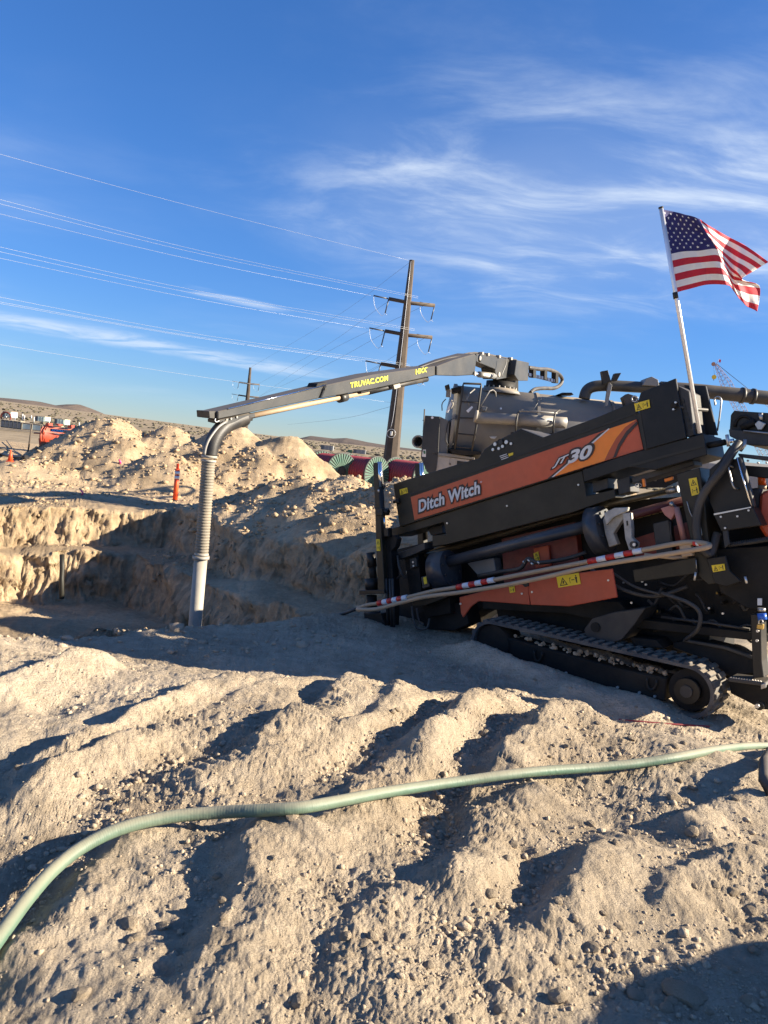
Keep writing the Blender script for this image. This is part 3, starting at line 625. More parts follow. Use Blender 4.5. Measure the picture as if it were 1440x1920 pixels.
D.poly('anchor_box', [(682, 1152), (714, 1150), (722, 1174), (704, 1184), (684, 1179)], .0, .28, 'dark', au)
D.tube('anchor_screw', [(706, 1178, .12), (707, 1195, .12)], 6, 'steel', au)
for pts in ([(745, 1042, .2), (748, 1062, .15), (752, 1075, .15), (744, 1085, .18), (735, 1083, .2)], [(748, 1062, .15), (753, 1076, .15), (760, 1084, .2)],
            [(772, 1137, .2), (775, 1160, .15), (783, 1178, .15), (800, 1178, .2), (806, 1160, .3)], [(781, 1140, .2), (786, 1165, .2), (795, 1172, .2)], [(738, 908, .5), (724, 908, .1), (716, 920, .1)]):
    D.tube('hydraulic_hose', pts, 2.2, 'hoseblack', None, 6)
D.poly('front_bracket', [(742, 1038), (765, 1030), (795, 1018), (797, 1030), (770, 1042), (745, 1050)], .25, .45, 'greydark')
D.poly('front_leg', [(757, 1040), (783, 1034), (790, 1110), (768, 1118)], .35, .6, 'dark')
D.poly('bracket_plate', [(768, 1048), (780, 1045), (782, 1062), (769, 1066)], .30, .345, 'greydark'); D.disc('bolt', 775, 1054, .30, 2, .012, 'zinc'); D.disc('bolt', 776, 1061, .30, 2, .012, 'zinc')
D.poly('tool_box', [(789, 1082), (801, 1079), (806, 1100), (792, 1104)], .2, .4, 'greydark'); D.poly('tool_label', [(793, 1083), (799, 1081), (801, 1094), (795, 1096)], .19, .197, 'yellow')
D.poly('side_ledge', [(770, 1124), (838, 1108), (838, 1120), (796, 1136), (774, 1137)], .2, .5, 'olive')
D.poly('spray_tray', [(790, 1136), (842, 1120), (845, 1150), (800, 1158)], .35, .7, 'dark')
# --- pipe box
pb = D.poly('pipe_box', [(737, 908), (760, 900), (800, 888), (870, 867), (897, 860), (907, 843), (927, 829), (976, 804), (1018, 820), (1125, 780), (1190, 752), (1200, 786), (1212, 842), (777, 979), (749, 988)], .26, .95, 'olive')
D.poly('trim_groove', [(768, 925), (1193, 772), (1194, 776), (769, 929)], .254, .262, 'ink', pb, 0)
st = D.poly('side_stripe', [(770, 932), (1194, 786), (1206, 842), (777, 975)], .252, .262, 'redstripe', pb, .001)
D.poly('swoosh_dark', [(1026, 898), (1099, 835), (1123, 813), (1141, 805), (1109, 833), (1035, 895)], .247, .2515, 'letterdark', st, 0)
D.poly('swoosh_line', [(1034, 895), (1108, 831), (1141, 803), (1143, 804), (1110, 833), (1038, 894)], .244, .2465, 'white', st, 0)
D.poly('swoosh', [(1037, 894), (1110, 832), (1142, 804), (1193, 787), (1172, 801), (1155, 822), (1142, 845), (1133, 864)], .247, .2515, 'orange', st, 0)
D.poly('swoosh_edge', [(1193, 787), (1194, 790), (1174, 809), (1159, 833), (1149, 859), (1133, 864), (1142, 845), (1155, 822), (1172, 801)], .246, .2465, 'rust', st, 0)
D.poly('swoosh_curve', [(1194, 790), (1196, 795), (1178, 815), (1163, 838), (1155, 857), (1149, 859), (1159, 833), (1174, 809)], .245, .2455, 'letterdark', st, 0)
D.text('lettering', 'Ditch Witch', (785.5, 961), (900, 925.5), (785.5, 938), .246, 'letterdark', st, bold=.10, thick=.003, spacing=1.04, grow=1)
D.text('lettering', 'Ditch Witch', (785.5, 961), (900, 925.5), (785.5, 938), .241, 'white', st, bold=.03, thick=.004, spacing=1.04)
D.text('lettering', 'JT', (1035.5, 879), (1062, 868), (1040.5, 862.5), .240, 'letterdark', st, bold=.13, shear=.25, thick=.003, grow=1)
D.text('lettering', '30', (1064.5, 870.5), (1109.5, 857), (1066, 846.5), .240, 'letterdark', st, bold=.10, shear=.2, thick=.003, grow=1)
D.text('lettering', 'JT', (1035.5, 879), (1062, 868), (1040.5, 862.5), .235, 'white', st, bold=.03, shear=.25, thick=.005)
D.text('lettering', '30', (1064.5, 870.5), (1109.5, 857), (1066, 846.5), .235, 'white', st, bold=.035, shear=.2, thick=.005)
D.text('lettering', '®', (900.5, 906), (904, 905), (900.5, 902.5), .241, 'white', st, bold=.0, thick=.002)
for px, py, rr_ in ((929, 833, 3.4), (950, 829, 3.6), (943, 837, 3.0), (959, 832, 2.6), (925, 843, 2.8), (936, 841, 2.8)): D.disc('port_cap', px, py, .258, rr_, .015, 'zinc', pb)
D.disc('gauge', 939, 829, .258, 6, .02, 'black', pb); D.disc('gauge_glass', 939, 829, .237, 4.3, .004, 'greydark', pb)
for k in range(3): D.poly('notice_line', [(937+k*1.5, 855+k*3), (950+k*1.5, 850.5+k*3), (950+k*1.5, 851.8+k*3), (937+k*1.5, 856.3+k*3)], .255, .2595, 'white', pb, 0)
D.poly('notice_tab', [(953, 851), (962, 848), (962, 853), (954, 856)], .255, .2595, 'yellow', pb, 0)
D.poly('console_wedge', [(976, 803), (1018, 819), (1002, 823)], .30, .8, 'greydark', pb)
D.poly('lower_panel', [(733, 991), (748, 987), (777, 979), (1092, 882), (1100, 930), (1152, 917), (1154, 933), (1073, 961), (838, 1021), (811, 1025), (810, 1004), (836, 1002), (832, 979), (735, 1007)], .30, .72, 'olive', pb)
D.poly('recess_block', [(800, 990), (828, 984), (830, 1000), (808, 1004)], .5, .7, 'greydark', pb)
for px, py in ((839, 981), (951, 948.5), (1085, 909)): D.disc('bolt', px, py, .297, 1.8, .012, 'zinc', pb)
D.poly('under_beam', [(1092, 881), (1180, 851), (1319, 813), (1326, 853), (1228, 881), (1180, 876), (1095, 904)], .22, .8, 'black', pb)
D.poly('beam_lip', [(1180, 871), (1320, 834), (1321, 838), (1180, 876)], .212, .2185, 'ink', pb, 0)
D.poly('end_plate', [(1201, 736), (1262, 711), (1267, 709), (1268, 718), (1287, 821), (1211, 843), (1201, 790), (1196, 752)], .20, .24, 'black', pb)
D.poly('end_strip', [(1195, 775), (1201, 774), (1213, 842), (1208, 844)], .195, .199, 'ink', pb, 0)
D.poly('louvre_plate', [(1269, 722), (1292, 734), (1302, 816), (1288, 820)], .24, .9, 'greydark', pb)
for k in range(6): D.poly('louvre', [(1277+k*3.1, 748+k*12), (1282+k*3.1, 748+k*12), (1284+k*3.1, 756+k*12), (1279+k*3.1, 756+k*12)], .232, .2385, 'ink', pb, 0)
D.poly('rear_fin', [(1282, 722), (1323, 723), (1331, 757), (1345, 816), (1314, 814), (1300, 770)], .62, .66, 'black', pb)
D.tube('pivot_bolt', [(1262, 760, .17), (1266, 760, .21)], 5.5, 'dark', pb); D.tube('latch_rod', [(1272, 763, .2), (1290, 766, .3), (1326, 769, .5)], 3.4, 'greydark', pb); D.disc('bolt', 1268, 755, .19, 1.8, .03, 'zinc', pb); D.disc('bolt', 1264, 768, .19, 1.8, .03, 'zinc', pb)
D.tube('grab_hook', [(1341, 760, .7), (1340, 748, .7), (1346, 744, .7), (1352, 750, .7), (1350, 775, .7), (1345, 808, .7)], 1.6, 'steel', pb, 5)
D.tube('lift_ring', [(1190+5.5*math.cos(t), 748+5.5*math.sin(t), .22) for t in (2*math.pi*k/12 for k in range(13))], 1.3, 'steel', pb)
D.tube('flag_socket', [(1307, 794, .12), (1311, 812, .12)], 5.5, 'black', pb)
for k, (px, py) in enumerate(((778, 902), (786, 899), (796, 899))):
    D.tube('brass_fitting', [(px, py, .34), (px+7, py-1.5, .34)], 4.2 if k != 1 else 5, ('black', 'brass', 'zinc')[k], pb)
D.poly('brass_frame', [(786, 893), (812, 894), (812, 896), (800, 897), (786, 897)], .35, .6, 'brass', pb)
D.tube('side_knob', [(738, 941, .24), (744, 940, .24)], 3, 'black', pb); D.tube('knob_head', [(744, 935, .23), (747, 944, .23)], 3.6, 'black', pb)
# --- drill string, rotary tubes, chain
D.tube('drill_pipe', [(800, 1036, .55), (1168, 918, .55)], 5.5, 'bronze'); D.tube('drill_pipe', [(785, 1046, .5), (1120, 950, .5), (1262, 918, .5)], 6, 'bronze')
D.tube('pipe_end', [(1250, 921, .48), (1272, 917, .48)], 6.5, 'steel'); D.tube('maroon_tube', [(1060, 1000, .58), (1286, 938, .58)], 9, 'maroon')
D.tube('rotary_shaft', [(842, 1053, .32), (1000, 1012, .32), (1125, 981, .32)], 11, 'blue_black', None, 0, 20)
ax_ = (D.L(1100, 987, .32)-D.L(860, 1048, .32)).normalized()
for (px, py), rr_, th in (((833, 1068), .25, .22), ((1126, 994), .275, .15)):
    c = D.L(px, py, .34); cyl('rotary_flange', c-ax_*th*.5, c+ax_*th*.5, rr_, 'blue_black', DE, rr_*.93, 36); 
    for k in range(8):
        t = k*math.pi/4+.3; a_, b_ = frame_for(ax_); q = c+ax_*(th*.5)+(a_*math.cos(t)+b_*math.sin(t))*rr_*.7; cyl('bolt', q, q+ax_*.02, .016, 'greydark', DE, None, 8)
for k in range(9):
    px, py = 1160+k*15, 977-k*3.9; D.poly('chain_plate', [(px, py-6), (px+13, py-9.5), (px+14, py+1), (px+1, py+4)], .60-.01*(k % 2), .63-.01*(k % 2), 'chain', None, .004); D.disc('chain_pin', px+7, py-2.5, .59, 2, .01, 'brass', None, 10)
# --- breakout wrench, sunlit through the gap
D.poly('wrench_body', [(1138, 958), (1158, 955), (1172, 968), (1160, 985), (1150, 1000), (1158, 1020), (1142, 1026), (1134, 1000), (1130, 975)], .22, .30, 'wrench')
D.poly('wrench_jaw', [(1132, 962), (1152, 952), (1178, 951), (1176, 958), (1150, 970), (1136, 985)], .16, .21, 'wrench')
wa = D.poly('wrench_arm', [(1167, 963), (1181, 961), (1184, 990), (1184, 1008), (1195, 1018), (1192, 1032), (1180, 1034), (1172, 1010)], .08, .16, 'wrench')
D.disc('arm_roller', 1190, 1021, .08, 6.5, .05, 'greydark', wa); D.disc('roller_nut', 1190, 1021, .03, 3, .02, 'zinc', wa); D.poly('arm_slot', [(1174, 977), (1177, 976), (1178, 985), (1175, 986)], .075, .079, 'ink', wa, 0)
D.tube('pink_cylinder', [(1268, 951, .1), (1284, 1018, .1)], 5.5, 'pink', None, 0, 14); D.poly('cylinder_bracket', [(1238, 953), (1262, 946), (1268, 958), (1258, 975), (1246, 966)], .12, .2, 'pink')
D.poly('cylinder_foot', [(1272, 1020), (1294, 1017), (1298, 1042), (1278, 1044)], .02, .16, 'tan'); D.tube('cylinder_cap', [(1257, 946, .1), (1262, 944, .1)], 5, 'steel')
D.poly('guide_column', [(1224, 982), (1254, 975), (1262, 1040), (1232, 1050)], .3, .42, 'greydark'); D.tube('chain_hanger', [(1257, 978, .26), (1258, 1000, .26), (1262, 1018, .26)], 1.4, 'greydark')
D.poly('toe_plate', [(1186, 1069), (1304, 1045), (1308, 1075), (1190, 1092)], .05, .09, 'olive')
# --- clutter of fittings and hoses around the machine's belly
for pts, rp, m_ in (([(897, 1080, .45), (940, 1072, .4), (975, 1066, .35), (990, 1048, .35), (1010, 1055, .35), (1060, 1048, .4), (1100, 1036, .45)], 4, 'hoseblack'),
                    ([(1100, 1060, .3), (1140, 1090, .2), (1180, 1110, .2), (1230, 1118, .3), (1290, 1100, .4)], 3.5, 'hoseblack'),
                    ([(1240, 1112, .2), (1290, 1130, .15), (1312, 1150, .15), (1308, 1180, .15), (1285, 1200, .2)], 4, 'hoseblack'),
                    ([(1385, 830, .2), (1372, 850, .1), (1350, 885, .05), (1320, 925, .05), (1308, 960, .05), (1308, 1010, .05), (1330, 1040, .1), (1345, 1000, .2)], 8, 'hoseblack'),
                    ([(1375, 838, .3), (1352, 872, .25), (1332, 905, .25), (1322, 960, .3)], 6, 'hoseblack'),
                    ([(1150, 1075, .2), (1190, 1100, .15), (1240, 1115, .2)], 2.5, 'hoseblack'), ([(1288, 940, .1), (1296, 965, .08), (1312, 985, .08), (1316, 1004, .08)], 1.0, 'steel')):
    D.tube('hydraulic_hose', pts, rp, m_, None, 8)
for px, py in ((981, 1052), (990, 1049), (996, 1055), (1008, 1053)): D.tube('hose_fitting', [(px, py, .34), (px+4, py+4, .34)], 2.6, 'zinc')
for px, py in ((1170, 1092), (1205, 1090), (1212, 1096), (1185, 1130), (1330, 1140), (1356, 1150)): D.disc('bolt', px, py, .3, 2, .02, 'zinc')
for pts in ([(1110, 905), (1140, 896), (1140, 916), (1112, 924)], [(1156, 900), (1180, 892), (1182, 922), (1160, 928)], [(1184, 895), (1300, 862), (1302, 872), (1186, 907)]): D.poly('valve_block', pts, .35, .6, 'greydark')
D.poly('lever', [(1203, 898), (1208, 897), (1210, 912), (1205, 913)], .3, .33, 'orange'); D.poly('lever', [(1245, 898), (1262, 893), (1262, 899), (1246, 904)], .3, .33, 'orange')
D.tube('wire_loop', [(1194+6*math.cos(t)+3, 910+4*math.sin(t), .3) for t in (2*math.pi*k/10 for k in range(11))], .8, 'steel')
# --- red skirt
D.poly('skirt_panel', [(861, 1120), (985, 1088), (990, 1100), (993, 1134), (930, 1129), (897, 1127), (882, 1138), (868, 1158), (864, 1150)], .06, .09, 'red')
D.poly('skirt_panel', [(989, 1095), (1000, 1085), (1148, 1066), (1157, 1120), (1067, 1137), (995, 1134)], .055, .085, 'red')
D.poly('skirt_cutout', [(974, 1090), (991, 1083), (991, 1099), (984, 1101)], .045, .052, 'ink', None, 0)
for px, py in ((979, 1113), (998, 1110), (864, 1132), (1141, 1088)): D.disc('bolt', px, py, .056, 1.9, .012, 'zinc')
# --- tan guard rail with red and white tape
UP = [(668, 1141), (690, 1134), (709, 1131), (764, 1120), (813, 1108), (857, 1101), (927, 1087), (1014, 1070), (1107, 1052), (1198, 1033), (1273, 1018.5), (1298, 1017)]
LO = [(1328, 1025), (1312, 1029), (1240, 1041), (1115, 1061), (1027, 1081), (943, 1098), (860, 1111), (797, 1119), (744, 1132), (706, 1142), (669, 1143)]
pts = [(x, y, .02) for x, y in UP]+[(1318, 1018.5, -.03), (1329, 1021.5, -.10)]+[(x, y, -.16) for x, y in LO]
gr = D.tube('guard_rail', pts, 5.0, 'tan', None, 4, 12)
def rail_at(x):
    for (a, b), (c, d) in zip(UP, UP[1:]):
        if a <= x <= c: return (x, b+(d-b)*(x-a)/(c-a), .02)
    return (x, 1018+max(0, x-1305)*.12, .02-max(0, x-1298)*.0017)
for a, b, n in ((709, 764, 6), (857, 927, 6), (1103, 1204, 6), (1301, 1318, 3)):
    for k in range(n):
        D.tube('tape_band', [rail_at(a+(b-a)*k/n), rail_at(a+(b-a)*(k+1)/n)], 5.35, 'tape_red' if k % 2 == 0 else 'tape_white', gr, 0, 12)
D.tube('rail_brace', [(1208, 1040, .0), (1262, 1046, .1), (1290, 1044, .1)], 3.5, 'tan', gr); D.tube('rail_tip', [(668, 1142, -.05), (640, 1152, -.05), (600, 1162, -.05), (565, 1166, .1)], 3.2, 'hoseblack', gr, 4)
D.tube('safety_pin', [(1305, 1050, .0), (1306, 1066, .0)], .8, 'steel'); D.tube('pin_handle', [(1304.5, 1073, .0), (1302, 1088, .0)], 2.0, 'zinc')
D.tube('grease_gun', [(1397, 1081, .1), (1400, 1094, .1)], 2.4, 'zinc')
# --- rear column, console and hood
D.poly('rear_column', [(1268, 890), (1312, 876), (1322, 950), (1330, 1030), (1340, 1078), (1352, 1092), (1328, 1096), (1310, 1080), (1292, 1000)], .10, .5, 'olive')
D.poly('column_toe', [(1324, 1048), (1360, 1042), (1368, 1070), (1390, 1090), (1362, 1100), (1340, 1094)], .06, .095, 'black')
D.poly('console_side', [(1330, 880), (1352, 862), (1382, 860), (1412, 952), (1412, 958), (1340, 965), (1330, 940)], .16, .3, 'black')
cb_ = D.poly('console_post', [(1380, 858), (1389, 856), (1415, 949), (1409, 953)], .08, .16, 'greydark'); D.tube('console_edge', [(1381.5, 858, .07), (1409, 951, .07)], 1.6, 'chrome', cb_)
D.tube('grab_handle', [(1375, 876, .14), (1366, 874, .1), (1370, 895, .1), (1376, 914, .1), (1384, 917, .14)], 2, 'steel', None, 4)
D.poly('console_shelf', [(1338, 966), (1412, 951), (1428, 985), (1352, 996)], .04, .3, 'black'); D.poly('shelf_edge', [(1338, 963), (1408, 950), (1408, 952), (1339, 966)], .03, .039, 'zinc', None, 0)
for px, py in ((1352, 969), (1383, 968), (1404, 957), (1360, 990)): D.disc('bolt', px, py, .038, 1.9, .012, 'zinc')
D.poly('hose_guide', [(1354, 994), (1364, 990), (1368, 1020), (1358, 1028)], .05, .08, 'greydark')
D.poly('radiator_box', [(1376, 770), (1500, 778), (1500, 818), (1368, 806), (1370, 778)], .5, 1.2, 'black'); D.tube('fan_shroud', [(1395+17*math.cos(t), 800+20*math.sin(t), .49) for t in (math.pi*1.0+math.pi*k/10 for k in range(11))], 3, 'dark')
D.tube('exhaust_stub', [(1426, 775, .48), (1427, 788, .48)], 4, 'steel'); D.poly('hinge_plate', [(1414, 795), (1422, 788), (1436, 794), (1428, 806), (1420, 806)], .44, .46, 'steel'); D.tube('mount_tube', [(1390, 803, .47), (1416, 790, .47)], 7, 'dark')
D.poly('engine_deck', [(1366, 805), (1500, 818), (1500, 840), (1400, 834), (1368, 818)], .4, 1.2, 'greydark'); D.tube('deck_rail', [(1394, 808, .38), (1500, 818, .38)], 2, 'steel')
D.tube('tilt_cylinder', [(1325, 836, .3), (1360, 829, .3)], 6, 'dark'); D.tube('tilt_rod', [(1360, 829, .3), (1376, 826, .3)], 4, 'chrome'); D.tube('tilt_bolt', [(1363, 815, .28), (1366, 837, .28)], 3.2, 'zinc'); D.tube('hose_elbow', [(1397, 824, .28), (1396, 834, .28), (1388, 845, .25)], 3.5, 'steel')
D.poly('side_girder', [(1383, 850), (1500, 862), (1500, 872), (1386, 857)], .2, .3, 'greydark'); D.poly('under_girder', [(1388, 872), (1500, 880), (1500, 905), (1400, 892)], .35, .6, 'black')
for px, py in ((1403, 864), (1422, 868), (1438, 868)): D.disc('bolt', px, py, .34, 2, .02, 'zinc')
D.poly('engine_hood', [(1424, 925), (1436, 918), (1510, 915), (1510, 1020), (1436, 1010), (1420, 985)], .25, .9, 'red', None, .03)
D.poly('hood_side', [(1402, 920), (1424, 916), (1424, 985), (1412, 975)], .3, .8, 'greydark')
bc = D.tube('beacon_base', [(1429, 917, .5), (1429, 910, .5)], 7.5, 'tan', None, 0, 18); D.tube('beacon', [(1429, 910, .5), (1428, 898, .5), (1428, 894, .5), (1428, 892, .5)], 7, 'beacon', bc, 0, 18, lambda t: (1 if t < .7 else .55)*7*D.scale(1429, 900, .5))
D.tube('cable_sleeve', [(1366, 1022, .1), (1400, 1018, .1), (1450, 1010, .1)], 4, 'hoseblack')
for k in range(22): D.tube('sleeve_rib', [(1368+k*3.4, 1021.5-k*.5, .1), (1369.6+k*3.4, 1021.3-k*.5, .1)], 5, 'hoseblack', None, 0, 8)
D.poly('rear_tank', [(1340, 1030), (1500, 1020), (1500, 1150), (1400, 1140), (1350, 1110)], .3, .74, 'dark')
D.poly('rear_stabilizer', [(1262, 1205), (1300, 1200), (1372, 1218), (1412, 1236), (1420, 1260), (1370, 1270), (1330, 1240), (1262, 1215)], .45, .75, 'dark')
D.poly('stabilizer_lip', [(1280, 1198), (1360, 1212), (1415, 1232), (1415, 1238), (1358, 1218), (1280, 1203)], .40, .445, 'greydark')
D.tube('cross_rod', [(1240, 1157, .3), (1330, 1168, .3), (1406, 1180, .3)], 2.6, 'greydark')
D.poly('rear_leg', [(1407, 1152), (1426, 1152), (1428, 1240), (1432, 1270), (1412, 1272)], .1, .3, 'black'); D.poly('rear_plate', [(1366, 1276), (1440, 1285), (1500, 1300), (1500, 1335), (1430, 1330), (1370, 1300)], .3, .7, 'dark')
sp_ = D.poly('step', [(1365, 1271), (1434, 1280), (1436, 1287), (1366, 1278)], .02, .3, 'greydark'); D.poly('step_end', [(1426, 1283), (1436, 1280), (1436, 1290), (1426, 1293)], -.01, .015, 'steel', sp_)
for k in range(12): D.poly('step_tooth', [(1368+k*5, 1271+k*.7), (1370.5+k*5, 1268.5+k*.7), (1373+k*5, 1271.8+k*.7)], .03, .05, 'steel', sp_, 0)
D.disc('ball_hub', 1426, 1322, .15, 8, .05, 'black'); D.disc('ball_bolt', 1421, 1323, .09, 4.2, .03, 'zinc', None, 6)
D.tube('blue_cap', [(1428, 1150, .05), (1430, 1162, .05)], 8, 'bluecap', None, 0, 14); D.tube('cap_top', [(1428, 1140, .05), (1428, 1146, .05)], 7, 'steel', None, 0, 14)
pk = D.poly('padlock', [(1419, 1170), (1431, 1171), (1430, 1181), (1418, 1179)], -.02, .03, 'brass'); D.tube('shackle', [(1422, 1171, .0), (1423, 1164, .0), (1427, 1162, .0), (1430, 1165, .0), (1429, 1171, .0)], 1.1, 'steel', pk, 3)
for px, py in ((1421, 1183), (1420, 1201)): D.disc('bolt', px, py, .096, 2.6, .015, 'zinc')
D.poly('number_plate', [(1420, 1122), (1428, 1122), (1428, 1135), (1420, 1135)], .2, .22, 'white', None, .002)
# --- yellow warning labels with pictograms
def warn(q, w, upright):
    a, b, c, d = [Vector((x, y)) for x, y in q]                     # corners: tl, tr, br, bl
    def m(fx, fy): p = (a*(1-fx)+b*fx)*(1-fy)+(d*(1-fx)+c*fx)*fy; return (p.x, p.y)
    o = D.poly('warning_label', q, w-.004, w, 'yellow', None, 0); bm = bmesh.new(); W_ = w-.0055
    def ink(F):
        v = [bm.verts.new(D.L(*m(*f), W_)) for f in F]; bm.faces.new(v)
    def tri(cx, cy, sx, sy):
        P_ = [(cx, cy-sy), (cx+sx, cy+sy), (cx-sx, cy+sy)]; Q_ = [(cx, cy-sy*.6), (cx+sx*.68, cy+sy*.8), (cx-sx*.68, cy+sy*.8)]
        for i in range(3): ink([P_[i], P_[(i+1) % 3], Q_[(i+1) % 3], Q_[i]])
        ink([(cx-sx*.15, cy-sy*.1), (cx+sx*.25, cy-sy*.1), (cx+sx*.1, cy+sy*.55), (cx-sx*.2, cy+sy*.6)])
    def man(x, y, sx, sy):
        ink([(x-sx*.25, y-sy), (x+sx*.25, y-sy), (x+sx*.25, y-sy*.65), (x-sx*.25, y-sy*.65)]); ink([(x-sx*.5, y-sy*.55), (x+sx*.5, y-sy*.55), (x+sx*.3, y+sy*.2), (x+sx*.25, y+sy), (x-sx*.25, y+sy), (x-sx*.3, y+sy*.2)])
    if upright: tri(.5, .25, .36, .18); man(.74, .74, .22, .17); ink([(.3, .72), (.58, .72), (.58, .76), (.3, .76)]); ink([(.18, .62), (.22, .62), (.22, .88), (.18, .88)]); ink([(.22, .62), (.3, .62), (.3, .65), (.22, .65)])
    else: tri(.26, .52, .18, .36); man(.84, .5, .11, .34); ink([(.62, .48), (.76, .48), (.76, .55), (.62, .55)]); ink([(.54, .3), (.56, .3), (.56, .78), (.54, .78)]); ink([(.56, .3), (.61, .3), (.61, .36), (.56, .36)])
    link('pictogram', bm_mesh('pictogram', bm), 'ink', o)
warn([(749, 918), (763, 914), (764.5, 924), (750.5, 928.5)], .258, False)
warn([(705, 1011), (712, 1011), (713, 1033), (706, 1033)], .015, True)
warn([(953, 1094), (963, 1092), (966, 1110), (956, 1112)], .053, True)
warn([(1043, 1081), (1085, 1074), (1089, 1095), (1047, 1102)], .049, False)
warn([(1189, 757), (1217, 749), (1219, 764), (1192, 772)], .19, False)
warn([(1291, 898), (1306, 895), (1312, 926), (1297, 930)], .095, True)
warn([(1334, 1060), (1358, 1057), (1360, 1069), (1337, 1073)], .055, False)
warn([(1000, 1038), (1009, 1034), (1012, 1050), (1003, 1052)], .56, True)

# --- more of the plumbing that fills the belly of the machine
rb = random.Random(3)
for k in range(26):
    x0_, y0_ = (rb.uniform(1170, 1400), rb.uniform(1085, 1185)) if k % 3 else (rb.uniform(752, 860), rb.uniform(1050, 1150)); w_ = rb.uniform(.42, .7); dx_, dy_ = rb.uniform(25, 80), rb.uniform(-25, 30)
    D.tube('hydraulic_hose', [(x0_, y0_, w_), (x0_+dx_*.35, y0_+dy_*.2+rb.uniform(-12, 16), w_-.05), (x0_+dx_*.7, y0_+dy_*.8+rb.uniform(-8, 14), w_-.03), (x0_+dx_, y0_+dy_, w_+.06)], rb.uniform(1.6, 3.2), 'hoseblack', None, 5, 8)
for k in range(16):
    x0_, y0_ = (rb.uniform(1165, 1400), rb.uniform(1095, 1190)) if k % 3 else (rb.uniform(755, 850), rb.uniform(1060, 1160)); s_ = rb.uniform(4, 10)
    D.poly('valve_block', [(x0_, y0_), (x0_+s_*1.5, y0_-s_*.3), (x0_+s_*1.6, y0_+s_), (x0_+s_*.1, y0_+s_*1.2)], .6, .74, ('greydark', 'black', 'dark')[k % 3]); D.tube('hose_fitting', [(x0_+s_*.6, y0_-2, .58), (x0_+s_*.7, y0_+3, .58)], 1.7, ('zinc', 'brass', 'greydark')[k % 3])

# ------------------------------------------------------------------ vacuum truck behind the drill
T = Frame('vacuum_truck', (1.25, 20.3, 0), R(-2), 'dusty dark grey vacuum truck with a long telescopic boom behind the drill', 'truck')
TR = 1.12; tc_ = 1.14; ztop = T.L(1010, 738.5, tc_).z; zc_ = ztop-TR; x0 = T.L(846, 800, .3).x; x1 = x0+5.6
bm = bmesh.new(); prof = [(x0-.16, .0), (x0-.15, .42), (x0-.10, .78), (x0-.03, 1.03), (x0, TR), (x1, TR), (x1+.10, .85), (x1+.16, 0.0)]
seg = 56; rings = []
for x, r in prof: rings.append([bm.verts.new((x, tc_+math.sin(2*math.pi*k/seg)*max(r, .002), zc_+math.cos(2*math.pi*k/seg)*max(r, .002))) for k in range(seg)])
for a, b in zip(rings, rings[1:]):
    for k in range(seg): f = bm.faces.new((a[k], a[(k+1) % seg], b[(k+1) % seg], b[k])); f.smooth = True
tk = link('tank', bm_mesh('tank', bm), 'tank', T.e)
def tring(name, x, w, r, t, mat, par): 
    bm = bmesh.new(); A = []
    for xx, rr in ((x, r), (x, r+t), (x+w, r+t), (x+w, r)): A.append([bm.verts.new((xx, tc_+math.sin(2*math.pi*k/seg)*rr, zc_+math.cos(2*math.pi*k/seg)*rr)) for k in range(seg)])
    for i in range(4):
        for k in range(seg): bm.faces.new((A[i][k], A[i][(k+1) % seg], A[(i+1) % 4][(k+1) % seg], A[(i+1) % 4][k]))
    return link(name, bm_mesh(name, bm), mat, par)
tring('door_flange', x0-.02, .09, TR-.02, .06, 'pipegrey', tk); tring('stiffener_ring', x0+2.2, .08, TR-.01, .035, 'tank', tk); tring('stiffener_ring', x0+4.2, .08, TR-.01, .035, 'tank', tk)
T.tube('weld_seam', [(1018, 744, .55), (1008, 756, .2), (1000, 768, .05)], .5, 'pipegrey', tk)
T.poly('chassis_rail', [(812, 900), (1600, 870), (1600, 905), (812, 925)], .5, 1.4, 'dark')
for px in (905, 985, 1420):
    c = T.L(px, 930, .1); c.z = .5; wh = cyl('wheel', c, c+Vector((0, .5, 0)), .5, 'hoseblack', T.e, None, 28); cyl('rim', c+Vector((0, -.01, 0)), c+Vector((0, .1, 0)), .26, 'steel', wh, None, 20)
    c2_ = c+Vector((0, 1.45, 0)); cyl('wheel', c2_, c2_+Vector((0, .5, 0)), .5, 'hoseblack', T.e, None, 28)
cabx = x1+1.9; box('cab', (cabx, .95, 1.75), (1.9, 2.2, 2.3), 'contgrey', T.e, None, .12)
# rear quarter: side plate, discharge pipe, cabinet, ladder
rp_ = T.poly('rear_side_plate', [(797, 779), (825, 781), (822, 850), (816, 898), (800, 884), (789, 858), (793, 812)], -.05, .0, 'boomgrey'); T.poly('rear_return_plate', [(825, 781), (843, 790), (838, 850), (828, 858), (821, 850)], .02, .4, 'tank')
T.disc('plate_hole', 810.5, 783, -.052, 2.4, .004, 'reflect', rp_); T.poly('plate_label', [(793, 843), (798.5, 843), (798.5, 857), (791, 856)], -.056, -.052, 'white', rp_, 0); T.poly('label_emblem', [(793.5, 845), (797.5, 845), (797.5, 851), (794.5, 851)], -.061, -.058, 'contgreen', rp_, 0)
c = T.L(784, 828, .1); dv = (T.e.matrix_basis.inverted() @ CAM); vd = Vector((-.32, -1, .02)).normalized()
bm = bmesh.new(); bm_cyl(bm, c+vd*.02, c-vd*.35, .17, .17, 24, False); bm_cyl(bm, c+vd*.03, c-vd*.35, .125, .125, 24, False); link('discharge_pipe', bm_mesh('discharge_pipe', bm), 'pipegrey', T.e)
